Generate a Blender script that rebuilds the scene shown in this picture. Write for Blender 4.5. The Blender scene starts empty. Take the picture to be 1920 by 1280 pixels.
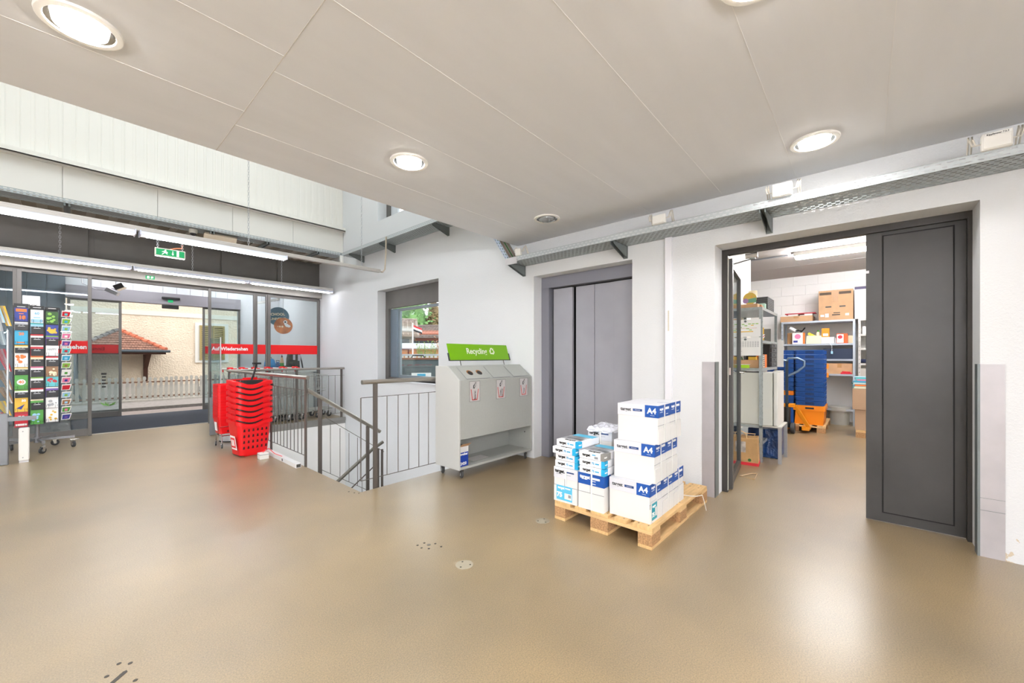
import bpy, math, random
from mathutils import Vector, Matrix
random.seed(7)
C = bpy.context.scene.collection
scene = bpy.context.scene
# ------------------------------------------------------------------ camera, world, exposure
cam_d = bpy.data.cameras.new('camera'); cam = bpy.data.objects.new('camera', cam_d); C.objects.link(cam)
cam_d.sensor_width = 36.0; cam_d.lens = 36.0*742/1920; cam_d.shift_y = 28/1920.0; cam_d.clip_end = 300; cam_d.clip_start = .02
cam.location = (0, 0, 1.30); cam.rotation_euler = (math.radians(90), 0, math.radians(41.65-90))
scene.camera = cam
scene.view_settings.view_transform = 'Standard'; scene.view_settings.look = 'None'
scene.view_settings.exposure = 0.36; scene.view_settings.gamma = 1.0
scene.view_settings.use_curve_mapping = False
SKY = 3.1
w = bpy.data.worlds.new('sky'); scene.world = w; w.use_nodes = True
nt = w.node_tree; nt.nodes.clear()
o = nt.nodes.new('ShaderNodeOutputWorld'); b = nt.nodes.new('ShaderNodeBackground')
b.inputs['Strength'].default_value = SKY
tc = nt.nodes.new('ShaderNodeTexCoord'); sp = nt.nodes.new('ShaderNodeSeparateXYZ'); cr = nt.nodes.new('ShaderNodeValToRGB')
cr.color_ramp.elements[0].position = 0.0; cr.color_ramp.elements[0].color = (1, 1, 1, 1)
cr.color_ramp.elements[1].position = 0.7; cr.color_ramp.elements[1].color = (.94, .97, 1.0, 1)
nt.links.new(tc.outputs['Generated'], sp.inputs[0]); nt.links.new(sp.outputs['Z'], cr.inputs[0])
nt.links.new(cr.outputs[0], b.inputs['Color']); nt.links.new(b.outputs[0], o.inputs[0])
DOWN_W, TUBE_E = 8.0, 32.0

# ------------------------------------------------------------------ helpers
def lin(h):
    h = h.lstrip('#'); v = [int(h[i:i+2], 16)/255 for i in (0, 2, 4)]
    return tuple(c/12.92 if c <= .04045 else ((c+.055)/1.055)**2.4 for c in v)+(1,)
MATS = {}
def mat(name, col, rough=.5, metal=0.0, var=None, bump=None, emit=0, coat=0, spec=.5, alpha=None, streak=None):
    if name in MATS: return MATS[name]
    m = bpy.data.materials.new(name); m.use_nodes = True; MATS[name] = m
    n = m.node_tree.nodes; l = m.node_tree.links; p = n['Principled BSDF']
    c = lin(col); p.inputs['Base Color'].default_value = c; p.inputs['Roughness'].default_value = rough
    p.inputs['Metallic'].default_value = metal; p.inputs['Specular IOR Level'].default_value = spec
    if coat: p.inputs['Coat Weight'].default_value = coat; p.inputs['Coat Roughness'].default_value = .12
    t = None
    if var or bump: t = n.new('ShaderNodeTexCoord')
    if var:   # (scale, amount) or (scale, amount, (sx,sy,sz))
        no = n.new('ShaderNodeTexNoise'); no.inputs['Scale'].default_value = var[0]; no.inputs['Detail'].default_value = 5
        mp = n.new('ShaderNodeMapping'); l.new(t.outputs['Object'], mp.inputs[0]); l.new(mp.outputs[0], no.inputs['Vector'])
        if len(var) > 2: mp.inputs['Scale'].default_value = var[2]
        r = n.new('ShaderNodeValToRGB'); a = var[1]
        r.color_ramp.elements[0].position = .3; r.color_ramp.elements[1].position = .7
        r.color_ramp.elements[0].color = tuple(max(0, x*(1-a)) for x in c[:3])+(1,)
        r.color_ramp.elements[1].color = tuple(min(1, x*(1+a)) for x in c[:3])+(1,)
        l.new(no.outputs['Fac'], r.inputs[0]); l.new(r.outputs[0], p.inputs['Base Color'])
    if bump:  # (scale, strength, distance)
        no = n.new('ShaderNodeTexNoise'); no.inputs['Scale'].default_value = bump[0]; no.inputs['Detail'].default_value = 3
        l.new(t.outputs['Object'], no.inputs['Vector'])
        bp = n.new('ShaderNodeBump'); bp.inputs['Strength'].default_value = bump[1]; bp.inputs['Distance'].default_value = bump[2] if len(bump) > 2 else .01
        l.new(no.outputs['Fac'], bp.inputs['Height']); l.new(bp.outputs[0], p.inputs['Normal'])
    if emit:
        p.inputs['Emission Color'].default_value = c; p.inputs['Emission Strength'].default_value = emit
    return m
def glass(name, tint='#f6f9f9', refl=.10, trans=.92):
    if name in MATS: return MATS[name]
    m = bpy.data.materials.new(name); m.use_nodes = True; MATS[name] = m
    n = m.node_tree.nodes; l = m.node_tree.links; n.remove(n['Principled BSDF'])
    tr = n.new('ShaderNodeBsdfTransparent'); tr.inputs[0].default_value = lin(tint)
    gl = n.new('ShaderNodeBsdfGlossy'); gl.inputs['Roughness'].default_value = .02; gl.inputs[0].default_value = (.9, .95, 1, 1)
    lw = n.new('ShaderNodeLayerWeight'); pw = n.new('ShaderNodeMath'); pw.operation = 'POWER'; pw.inputs[1].default_value = 3.5
    fr = n.new('ShaderNodeMath'); fr.operation = 'MULTIPLY_ADD'; fr.inputs[1].default_value = .75; fr.inputs[2].default_value = .035
    l.new(lw.outputs['Facing'], pw.inputs[0]); l.new(pw.outputs[0], fr.inputs[0])
    mx = n.new('ShaderNodeMixShader'); l.new(fr.outputs[0], mx.inputs[0]); l.new(tr.outputs[0], mx.inputs[1]); l.new(gl.outputs[0], mx.inputs[2])
    l.new(mx.outputs[0], n['Material Output'].inputs[0]); return m

class MB:
    def __init__(s, M=None): s.v = []; s.f = []; s.mi = []; s.cur = 0; s.T = M
    def add(s, vs, fs):
        k = len(s.v)
        for p in vs:
            p = Vector(p); s.v.append(s.T @ p if s.T else p)
        for f in fs: s.f.append([k+i for i in f]); s.mi.append(s.cur)
        return s
    def m(s, i): s.cur = i; return s
    def box(s, x0, y0, z0, x1, y1, z1):
        if x0 > x1: x0, x1 = x1, x0
        if y0 > y1: y0, y1 = y1, y0
        if z0 > z1: z0, z1 = z1, z0
        return s.add([(x0,y0,z0),(x1,y0,z0),(x1,y1,z0),(x0,y1,z0),(x0,y0,z1),(x1,y0,z1),(x1,y1,z1),(x0,y1,z1)],
                     [(0,3,2,1),(4,5,6,7),(0,1,5,4),(1,2,6,5),(2,3,7,6),(3,0,4,7)])
    def prism(s, poly, vec):
        n = len(poly); vec = Vector(vec); ps = [Vector(p) for p in poly]
        return s.add(ps+[p+vec for p in ps], [list(range(n))[::-1], list(range(n, 2*n))]+[(i, (i+1) % n, n+(i+1) % n, n+i) for i in range(n)])
    def quad(s, *p): return s.add(p, [tuple(range(len(p)))])
    def tube(s, pts, r, n=8, closed=False, caps=True, r2=None):
        pts = [Vector(p) for p in pts]; N = len(pts); rings = []; prev = None
        for i, p in enumerate(pts):
            a = pts[(i-1) % N] if (i > 0 or closed) else p; c_ = pts[(i+1) % N] if (i < N-1 or closed) else p
            d = (c_-a).normalized()
            if prev is None:
                u = d.orthogonal().normalized()
                if abs(d.z) < .99: u = d.cross(Vector((0, 0, 1))).normalized()
            else:
                u = prev-d*prev.dot(d); u = u.normalized() if u.length > 1e-6 else d.orthogonal().normalized()
            prev = u; v = d.cross(u)
            rr = r if r2 is None else r+(r2-r)*i/(N-1)
            rings.append([p+(u*math.cos(2*math.pi*(k+.5)/n)+v*math.sin(2*math.pi*(k+.5)/n))*rr for k in range(n)])
        vs = [q for R_ in rings for q in R_]; fs = []
        for i in range(N if closed else N-1):
            j = (i+1) % N
            for k in range(n): fs.append((i*n+k, i*n+(k+1) % n, j*n+(k+1) % n, j*n+k))
        if caps and not closed: fs += [list(range(n))[::-1], [(N-1)*n+k for k in range(n)]]
        return s.add(vs, fs)
    def bar(s, p, q, w, h=None):  # square bar
        return s.tube([p, q], w*.7071, 4)
    def lathe(s, prof, n=16, c=(0, 0, 0), axis='z', caps=True):
        vs = []; c = Vector(c)
        for r, z in prof:
            for k in range(n):
                a = 2*math.pi*k/n; q = (r*math.cos(a), r*math.sin(a), z)
                if axis == 'x': q = (z, r*math.cos(a), r*math.sin(a))
                if axis == 'y': q = (r*math.sin(a), z, r*math.cos(a))
                vs.append(c+Vector(q))
        fs = []; N = len(prof)
        for i in range(N-1):
            for k in range(n): fs.append((i*n+k, i*n+(k+1) % n, (i+1)*n+(k+1) % n, (i+1)*n+k))
        if caps: fs += [list(range(n))[::-1], [(N-1)*n+k for k in range(n)]]
        return s.add(vs, fs)
    def mesh(s, name, mats, smooth=False):
        me = bpy.data.meshes.new(name); me.from_pydata([tuple(v) for v in s.v], [], s.f)
        if not isinstance(mats, (list, tuple)): mats = [mats]
        for m in mats: me.materials.append(m)
        if len(mats) > 1: me.polygons.foreach_set('material_index', s.mi)
        if smooth: me.polygons.foreach_set('use_smooth', [True]*len(s.f)); me.set_sharp_from_angle(angle=math.radians(40))
        me.update(); return me
    def build(s, name, mats, parent=None, bevel=0, smooth=False, seg=2, loc=None, kind=None):
        ob = bpy.data.objects.new(name, s.mesh(name, mats, smooth)); C.objects.link(ob)
        if parent: ob.parent = parent
        if loc: ob.location = loc
        if kind: ob['kind'] = kind
        if bevel:
            md = ob.modifiers.new('bevel', 'BEVEL'); md.width = bevel; md.segments = seg; md.limit_method = 'ANGLE'; md.angle_limit = math.radians(40)
        return ob
def tag(o, label=None, cat=None, group=None, kind=None):
    if label: o['label'] = label
    if cat: o['category'] = cat
    if group: o['group'] = group
    if kind: o['kind'] = kind
    return o
def thing(name, label, cat, loc=(0, 0, 0), rz=0, group=None):
    o = bpy.data.objects.new(name, None); C.objects.link(o); o.location = loc; o.rotation_euler = (0, 0, rz); o.empty_display_size = .1
    return tag(o, label, cat, group)
def struct(name, mb, m, parent=None, **k):
    return mb.build(name, m, parent, kind='structure', **k)
def child(name, me, parent, loc=(0, 0, 0), rot=None, label=None):
    o = bpy.data.objects.new(name, me); C.objects.link(o); o.parent = parent; o.location = loc
    if rot: o.rotation_euler = rot
    if label: o['label'] = label
    return o
def dup(root, loc=None, rz=None, label=None, group=None):
    def cp(o, par):
        c = o.copy(); C.objects.link(c)
        if par: c.parent = par
        for ch in kids.get(o, []): cp(ch, c)
        return c
    kids = {}
    def walk(o):
        kids[o] = list(o.children)
        for ch in kids[o]: walk(ch)
    walk(root); r = cp(root, None)
    if loc: r.location = loc
    if rz is not None: r.rotation_euler = (0, 0, rz)
    if label: r['label'] = label
    if group: r['group'] = group
    return r
# FACE matrices: text lies on a face that looks to -X / -Y / up
FACES = {'-x': Matrix(((0, 0, -1), (-1, 0, 0), (0, 1, 0))), '-y': Matrix(((1, 0, 0), (0, 0, -1), (0, 1, 0))), 'up': Matrix(((0, 1, 0), (-1, 0, 0), (0, 0, 1))),
         'mir': Matrix(((-1, 0, 0), (0, 0, -1), (0, 1, 0))),
         '-xv': Matrix(((0, 0, -1), (0, 1, 0), (1, 0, 0))), '-yv': Matrix(((0, -1, 0), (0, 0, -1), (1, 0, 0)))}
_tc = {}
def txt(s, size, m, parent, loc, face='-y', name='lettering', align='CENTER', bold=.02, sx=1.0, rot=None):
    key = (s, size, face, align, m.name, bold, sx)
    if key not in _tc:
        cu = bpy.data.curves.new('t', 'FONT'); cu.body = s; cu.size = size; cu.align_x = align; cu.align_y = 'CENTER'
        cu.offset = size*bold; cu.resolution_u = 3; cu.extrude = .0006
        ob = bpy.data.objects.new('t', cu); me = bpy.data.meshes.new_from_object(ob); bpy.data.objects.remove(ob)
        M = FACES[face]
        for v in me.vertices: v.co = M @ Vector((v.co.x*sx, v.co.y, v.co.z))
        me.materials.clear(); me.materials.append(m); me.name = 'lettering'; _tc[key] = me
    o = bpy.data.objects.new(name, _tc[key]); C.objects.link(o); o.location = loc
    if parent: o.parent = parent
    if rot: o.rotation_euler = rot
    return o
ORDT = ['topmost', 'second', 'third', 'fourth', 'fifth', 'sixth', 'seventh', 'eighth', 'ninth', 'tenth', 'eleventh', 'twelfth', 'thirteenth', 'fourteenth', 'lowest']
ORD = ['lowest', 'second from the bottom', 'third from the bottom', 'fourth from the bottom', 'fifth from the bottom', 'sixth from the bottom', 'seventh from the bottom',
       'eighth from the bottom', 'ninth from the bottom', 'tenth from the bottom', 'eleventh from the bottom', 'twelfth from the bottom', 'thirteenth from the bottom']
# ------------------------------------------------------------------ materials
def wall_mat():
    m = mat('plaster_white', '#dbdddf', .75, bump=(90, .35, .006))
    n = m.node_tree.nodes; l = m.node_tree.links; p = n['Principled BSDF']
    t = n.new('ShaderNodeTexCoord'); sp = n.new('ShaderNodeSeparateXYZ'); l.new(t.outputs['Object'], sp.inputs[0])
    no = n.new('ShaderNodeTexNoise'); no.inputs['Scale'].default_value = 6; no.inputs['Detail'].default_value = 6; l.new(t.outputs['Object'], no.inputs['Vector'])
    # worn-off paint near the foot of the wall: threshold rises with height
    mr = n.new('ShaderNodeMapRange'); mr.inputs[1].default_value = 0; mr.inputs[2].default_value = .28; mr.inputs[3].default_value = .50; mr.inputs[4].default_value = .72
    l.new(sp.outputs['Z'], mr.inputs[0])
    gt = n.new('ShaderNodeMath'); gt.operation = 'GREATER_THAN'; l.new(no.outputs['Fac'], gt.inputs[0]); l.new(mr.outputs[0], gt.inputs[1])
    lt = n.new('ShaderNodeMath'); lt.operation = 'LESS_THAN'; l.new(sp.outputs['Y'], lt.inputs[0]); lt.inputs[1].default_value = -.66
    gz = n.new('ShaderNodeMath'); gz.operation = 'GREATER_THAN'; l.new(sp.outputs['Z'], gz.inputs[0]); gz.inputs[1].default_value = -.1
    mu = n.new('ShaderNodeMath'); mu.operation = 'MULTIPLY'; l.new(gt.outputs[0], mu.inputs[0]); l.new(lt.outputs[0], mu.inputs[1])
    mu2 = n.new('ShaderNodeMath'); mu2.operation = 'MULTIPLY'; l.new(mu.outputs[0], mu2.inputs[0]); l.new(gz.outputs[0], mu2.inputs[1])
    mx = n.new('ShaderNodeMix'); mx.data_type = 'RGBA'; mx.inputs[6].default_value = lin('#dbdddf'); mx.inputs[7].default_value = lin('#cdbfa9')
    l.new(mu2.outputs[0], mx.inputs[0]); l.new(mx.outputs[2], p.inputs['Base Color']); return m
def floor_mat():
    m = bpy.data.materials.new('floor_epoxy'); m.use_nodes = True
    n = m.node_tree.nodes; l = m.node_tree.links; p = n['Principled BSDF']
    t = n.new('ShaderNodeTexCoord')
    big = n.new('ShaderNodeTexNoise'); big.inputs['Scale'].default_value = .9; big.inputs['Detail'].default_value = 4; l.new(t.outputs['Object'], big.inputs['Vector'])
    r1 = n.new('ShaderNodeValToRGB'); r1.color_ramp.elements[0].position = .3; r1.color_ramp.elements[1].position = .7
    r1.color_ramp.elements[0].color = lin('#7c6c51'); r1.color_ramp.elements[1].color = lin('#98835f'); l.new(big.outputs['Fac'], r1.inputs[0])
    sm = n.new('ShaderNodeTexNoise'); sm.inputs['Scale'].default_value = 170; sm.inputs['Detail'].default_value = 3; l.new(t.outputs['Object'], sm.inputs['Vector'])
    r2 = n.new('ShaderNodeValToRGB'); r2.color_ramp.elements[0].position = .35; r2.color_ramp.elements[1].position = .65
    r2.color_ramp.elements[0].color = (.72, .72, .72, 1); r2.color_ramp.elements[1].color = (1.18, 1.16, 1.12, 1); l.new(sm.outputs['Fac'], r2.inputs[0])
    mx = n.new('ShaderNodeMix'); mx.data_type = 'RGBA'; mx.blend_type = 'MULTIPLY'; mx.inputs[0].default_value = 1
    l.new(r1.outputs[0], mx.inputs[6]); l.new(r2.outputs[0], mx.inputs[7]); l.new(mx.outputs[2], p.inputs['Base Color'])
    rr = n.new('ShaderNodeMapRange'); rr.inputs[3].default_value = .285; rr.inputs[4].default_value = .32; p.inputs['Coat Weight'].default_value = .8; p.inputs['Coat Roughness'].default_value = .29
    bn = n.new('ShaderNodeTexNoise'); bn.inputs['Scale'].default_value = 110; bn.inputs['Detail'].default_value = 2; l.new(t.outputs['Object'], bn.inputs['Vector'])
    bp = n.new('ShaderNodeBump'); bp.inputs['Strength'].default_value = .22; bp.inputs['Distance'].default_value = .004; l.new(bn.outputs['Fac'], bp.inputs['Height']); l.new(bp.outputs[0], p.inputs['Normal'])
    wn = n.new('ShaderNodeTexNoise'); wn.inputs['Scale'].default_value = 2.6; wn.inputs['Detail'].default_value = 3; wn.inputs['Distortion'].default_value = 1.2
    wm = n.new('ShaderNodeMapping'); wm.inputs['Scale'].default_value = (1, .55, 1); l.new(t.outputs['Object'], wm.inputs[0]); l.new(wm.outputs[0], wn.inputs['Vector'])
    b2 = n.new('ShaderNodeBump'); b2.inputs['Strength'].default_value = .08; b2.inputs['Distance'].default_value = .0015; l.new(wn.outputs['Fac'], b2.inputs['Height']); l.new(b2.outputs[0], bp.inputs['Normal'])
    p.inputs['Specular IOR Level'].default_value = .9
    return m
WALL = wall_mat(); FLOOR = floor_mat()
WHITE = mat('white_paint', '#ebe9e4', .6); LOWW = mat('stairwell_white', '#f2f1ee', .8, bump=(60, .15, .005))
CEIL = mat('ceiling_concrete', '#e4e6ea', .8, var=(1.2, .02, (1, 6, 1)), bump=(14, .12, .006))
SHEET = mat('sheet_white', '#edeae3', .45)
DARKM = mat('dark_grey_metal', '#6b6864', .45, metal=.25, var=(3, .08)); FRAME = mat('frame_grey', '#6b6864', .42, metal=.35)
DOORM = mat('door_black_steel', '#3e3d3c', .36, metal=.35, var=(2.2, .16)); GAP = mat('gap_black', '#101010', .8)
LIFTM = mat('lift_grey', '#a0a0a8', .42, metal=.15, var=(3, .05)); LIFTF = mat('lift_frame', '#80808a', .45, metal=.15)
RAILM = mat('rail_grey', '#5b5550', .5, metal=.2); HANDR = mat('handrail_steel', '#a7a29a', .32, metal=.8)
GALV = mat('galvanised', '#a3aaab', .4, metal=.45, var=(30, .12)); GALVD = mat('galvanised_dark', '#747b7b', .45, metal=.3)
ALU = mat('aluminium', '#c6c5c8', .35, metal=.4, var=(4, .05)); PLATE = mat('corner_plate', '#b3afb2', .4, metal=.3, var=(5, .07))
CHROME = mat('chrome', '#d8d8d8', .15, metal=1); BLACK = mat('black_plastic', '#1b1b1c', .45); RUBBER = mat('rubber_grey', '#3b3c3e', .7)
RED = mat('red_plastic', '#e3121a', .32); REDF = mat('red_film', '#e2060c', .5); REDD = mat('red_film_back', '#b3070c', .5)
GLS = glass('glass_clear'); GLB = glass('glass_blueish', '#e6eff2')
TXTW = mat('print_white', '#f4f4f2', .6); TXTK = mat('print_black', '#191919', .6); TXTG = mat('print_grey', '#8c8f94', .6)
BLUE = mat('print_blue', '#0f4c9c', .5); CYAN = mat('print_cyan', '#1fa3d2', .5); NAVY = mat('print_navy', '#1b3f77', .5); TEALP = mat('print_light_cyan', '#58b8dc', .5)
CARTON = mat('carton_white', '#dddcda', .7); CARTONG = mat('carton_lid', '#d6d7dd', .6); PAPERW = mat('paper_white', '#efeff3', .55)
KRAFT = mat('kraft_brown', '#bd9670', .8, var=(8, .08)); KRAFTD = mat('kraft_dark', '#8f6942', .8)
WOOD = mat('pallet_wood', '#cfab78', .8, var=(6, .16, (1, 8, 1))); WOODY = mat('pallet_wood_y', '#d3b07e', .8, var=(6, .16, (8, 1, 1))); CHIP = mat('chipboard', '#a9825a', .9, var=(90, .35), bump=(80, .5, .004))
BING = mat('bin_grey', '#a3a5a0', .5, var=(40, .02)); BINL = mat('bin_grey_side', '#b9bab7', .5)
TUBE = mat('lamp_tube', '#fdfcff', .4, emit=TUBE_E); LENS = mat('lamp_lens', '#fffaf4', .4, emit=60); TUBEB = mat('lamp_tube_fill', '#fbfbff', .4, emit=310)  # TUBEB glows only in the unseen rows added to brighten the ceiling
EXITG = mat('exit_green', '#0c8f55', .5, emit=.5); EXITW = mat('exit_white', '#f2f7f0', .5, emit=.9)
SKYW = None
# ------------------------------------------------------------------ structure
W, G, CZ, SE = 3.96, 9.58, 2.755, 3.42     # right wall plane, entrance glazing plane, ceiling height, slab edge
YB, XL = -5.0, -6.5                        # wall behind the camera, wall to the left
fl = MB()
fl.box(XL, YB, -.3, 1.87, 9.60, 0).box(1.87, YB, -.3, 3.96, 3.60, 0).box(1.87, 8.30, -.3, 3.96, 9.60, 0)
fl.box(3.96, -3.0, -.3, 10.4, 4.4, 0)
floor = struct('floor', fl, FLOOR)
capm = MB().lathe([(.013, 0), (.013, .0012)], 10).mesh('bolt_cap', mat('cap_dark', '#3b3833', .6))
for x, y in [(1.604,2.297),(1.60,2.245),(1.655,2.29),(1.627,2.20),(1.70,2.225),(1.70,2.16),(.146,2.356),(.178,2.324),(.107,2.299),(.182,2.186),(1.80,3.70),(1.82,3.63),(1.845,3.59)]:
    child('bolt_cap', capm, floor, (x, y, 0)).scale = (.62, .62, 1)
MB().lathe([(.014, 0), (.014, .0012)], 14).lathe([(.010, .0012), (.010, .0016)], 14).build('ring_cap', mat('cap_grey', '#6b6860', .5), floor, loc=(1.66, 2.245, 0))
plm = MB().lathe([(.055, 0), (.055, .001)], 24).mesh('round_floor_plate', mat('plate_grey', '#9c9482', .45))
for px_, py_, r0 in ((2.50, 1.90, .3), (1.65, 1.865, 1.2)):
    pl = child('round_floor_plate', plm, floor, (px_, py_, 0))
    for a in (0, 2.1, 4.2): child('bolt_cap', capm, pl, (.036*math.cos(a+r0), .036*math.sin(a+r0), .001)).scale = (.45, .45, 1)
MB().prism([(-.05, -.008, 0), (.05, -.006, 0), (.058, .004, 0), (.05, .012, 0), (-.05, .008, 0)], (0, 0, .0015)).build('floor_slot', mat('cap_dark', '#3b3833', .6), floor, loc=(.125, 2.24, 0)).rotation_euler = (0, 0, .75)
# lower storey of the stairwell
lo = MB().box(1.2, 2.6, -3.3, 4.3, 8.9, -3.2)
struct('floor_lower', lo, FLOOR)
lw = MB().box(1.67, 3.60, -3.2, 1.87, 8.30, -.3).box(1.67, 8.30, -3.2, 4.3, 8.5, -.3).box(1.67, 3.4, -3.2, 4.3, 3.60, -.3)
struct('wall_stairwell', lw, LOWW)
struct('trim_4', MB().box(1.87, 8.29, -.31, 3.955, 8.30, -.005), LOWW)
ft = MB().box(1.87, 8.275, -.06, 3.955, 8.30, .012).box(1.87, 8.285, -.12, 3.955, 8.30, -.06)
struct('trim_1', ft, mat('edge_trim', '#8f8d88', .5, metal=.4))
# right wall with lift, door and window openings
DW0, DW1, DWZ = -.566, 1.025, 2.322
LF0, LF1 = 1.826, 3.149
WN0, WN1, WZ0, WZ1 = 5.10, 6.976, .86, 2.555
TOP = 6.4
wr = MB(); X1 = 4.30
wr.box(W, YB, -.0, X1, DW0, TOP).box(W, DW0, DWZ, X1, DW1, TOP).box(W, DW1, 0, X1, LF0, TOP).box(W, LF0, 2.322, X1, LF1, TOP)
wr.box(W, LF1, 0, X1, WN0, TOP)
wr.box(W, WN0, 0, X1, WN1, WZ0).box(W, WN0, WZ1, X1, WN1, 3.89).box(W, WN0, 5.5, X1, WN1, TOP)
wr.box(W, WN1, 0, X1, 12.6, TOP).box(W, 3.4, -3.2, X1, 8.5, 0)
struct('wall_right', wr, WALL)
# far upper wall over the entrance (ribbed sheets), beam, plain band, soffit, dark transom, header
uw = struct('wall_far', MB().box(XL, 8.42, 3.50, W, 8.55, TOP), SHEET)
def rib_sheet():
    mb = MB(); n = 8; p = 1.0/n; y = 8.42
    for i in range(n):
        x = i*p
        mb.prism([(a, b_, 4.03) for a, b_ in [(x+.003, y), (x+.01, y-.004), (x+p*.70, y-.004), (x+p*.74, y-.002), (x+p*.92, y-.002), (x+p-.005, y-.004), (x+p, y)]], (0, 0, TOP-4.03))
    return mb.mesh('wall_panel', SHEET)
rs = rib_sheet()
for i in range(11): child('wall_panel', rs, uw, (W-1.0*(i+1), 0, 0))
pb = MB().box(0, 8.395, 3.50, .995, 8.42, 3.965).mesh('band_panel', SHEET)
for i in range(11): child('band_panel', pb, uw, (W-1.0*(i+1), 0, 0))
struct('beam', MB().box(XL, 8.28, 3.965, W+.0, 8.42, 3.985).box(XL, 8.28, 3.965, W, 8.30, 4.045).box(XL, 8.30, 4.03, W, 8.42, 4.045), SHEET, bevel=.003)
sf = struct('soffit', MB().box(XL, 8.42, 3.47, W, G+.1, 3.50), mat('soffit_olive', '#8c8272', .6))
rb = MB().box(-.05, 8.43, 3.455, .05, G, 3.47).mesh('rib', mat('soffit_olive2', '#a0978a', .6))
for i in range(40): child('rib', rb, sf, (W-.12-.24*i, 0, 0))
tr = struct('transom_wall', MB().box(XL, G+.03, 2.60, W, G+.12, 3.47), DARKM)
for x0, x1 in [(-6.4,-5.0),(-4.95,-3.2),(-3.15,-1.4),(-1.35,.235),(.30,2.02),(2.05,3.02),(3.06,3.86)]:
    MB().box(x0, G+.0, 2.90, x1, G+.03, 3.40).build('transom_panel', DARKM, tr, bevel=.003)
hdr = struct('header_box', MB().box(XL, G-.11, 2.65, W, G+.03, 2.89), mat('header_grey', '#a5a19b', .4, metal=.4), bevel=.006)
# ceiling slab + joint grooves, downlights
ce = struct('ceiling', MB().box(XL, YB, CZ, W, SE, 3.05), CEIL)
jm = mat('joint_grey', '#cac8c5', .9); jl = mat('joint_ridge', '#ebebec', .8)  # joint colours: a greyer and a paler strip tone
MB().box(.698, YB, CZ-.001, .702, SE, CZ).build('joint', jm, ce)
for y, x0, x1 in [(-.10, 2.1, 3.9), (.41, 1.75, 3.9), (.95, .70, 3.9), (1.55, -2, .70), (1.62, .70, 3.9), (2.1, -3, .70), (2.25, .70, 3.5), (2.75, -3, .70), (2.95, .70, 3.9), (-1.3, -4, 3.9)]:
    MB().box(x0, y-.0009, CZ-.0012, x1, y+.0009, CZ).build('joint', jl, ce)
struct('roof', MB().box(XL, SE, TOP, 4.3, 4.3, TOP+.2).box(XL, 7.6, TOP, 4.3, 8.6, TOP+.2).box(XL, 4.3, TOP, -5.5, 7.6, TOP+.2).box(3.4, 4.3, TOP, 4.3, 7.6, TOP+.2).box(-1.3, 4.3, TOP, -.8, 7.6, TOP+.2).box(XL, 3.32, 3.05, W, SE, TOP), WHITE)
for i, (a, b_) in enumerate([(-5.5, -1.3), (-.8, 3.4)]): struct('window_%d' % (10+i), MB().box(a, 4.3, TOP+.15, b_, 7.6, TOP+.17), GLS)  # unseen skylights, added to let more sky into the stair void
struct('wall_back', MB().box(XL, YB-.2, 0, 4.3, YB, 3.05), WALL)
struct('wall_left', MB().box(XL-.2, YB, -.0, XL, 12.6, TOP), WALL)
# vestibule
struct('vestibule_ceiling', MB().box(XL, G+.12, 3.20, W, 12.6, 3.3), mat('vest_ceiling', '#8d959c', .6))
vf = struct('vestibule_floor', MB().box(XL, 9.60, -.3, 4.3, 12.25, -.004), mat('mat_base', '#6b6a68', .9))
tag(MB().box(.05, 9.62, -.004, 3.94, 12.1, .008).build('entrance_mat', mat('carpet_blue', '#3e434d', .95, var=(160, .35), bump=(300, .8, .01))), 'dark blue-grey entrance carpet between the two sliding doors', 'mat')
struct('trim_2', MB().box(-.5, 9.575, 0, 2.65, 9.62, .010), mat('threshold', '#b8b3aa', .4, metal=.6))
ovm = mat('vest_wall', '#6f7b86', .55)
ow = struct('wall_vestibule', MB().box(XL, 12.20, -.2, -.02, 12.35, 3.25).box(2.98, 12.2, -.2, 4.3, 12.35, 3.25).box(-.02, 12.2, 2.75, 2.98, 12.35, 3.25), mat('vest_white', '#c9cdd0', .6))
vp = MB().box(0, 12.17, 0, .245, 12.20, 3.2).mesh('wall_panel', ovm)
for i in range(16): child('wall_panel', vp, ow, (-.02-.25*(i+1), 0, 0))
vp12 = MB().box(0, 12.17, 2.76, .245, 12.20, 3.2).mesh('wall_panel', mat('vest_white', '#c9cdd0', .6))
for i in range(12): child('wall_panel', vp12, ow, (-.02+.25*i, 0, 0))
struct('trim_3', MB().box(-.02, 12.02, 2.50, 2.98, 12.2, 2.76), mat('outer_header', '#7d7a80', .45), bevel=.005)
# ------------------------------------------------------------------ entrance glazing
def leaf(name, x0, x1, y, z1=2.62, st=.045, br=.12, g=GLS, kind='structure'):
    t = bpy.data.objects.new(name, None); C.objects.link(t); t.location = (x0, y, 0); t['kind'] = kind
    wd = x1-x0
    for a in (0, wd-st): MB().box(a, -.02, 0, a+st, .02, z1).build('stile', FRAME, t, bevel=.003)
    MB().box(st, -.02, .01, wd-st, .02, br).build('bottom_rail', FRAME, t, bevel=.003)
    MB().box(st, -.02, z1-.04, wd-st, .02, z1).build('top_rail', FRAME, t)
    MB().box(st, -.003, br, wd-st, .003, z1-.04).build('pane', g, t)
    return t
def band(t, x0, x1, z0=1.35, z1=1.55, m=REDF, y=-.006):
    return MB().box(x0, y, z0, x1, y+.0015, z1).build('red_band', m, t)
d1 = leaf('door_1', -.50, .27, 9.50); band(d1, .045, .725)
txt('Auf Wiedersehen', .098, TXTW, d1, (.715, -.008, 1.452), align='RIGHT', bold=.03, sx=.86)
d2 = leaf('door_2', 1.82, 2.62, 9.50); band(d2, .045, .755)
txt('Auf Wiedersehen', .098, TXTW, d2, (.055, -.008, 1.452), align='LEFT', bold=.03, sx=.86)
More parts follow.
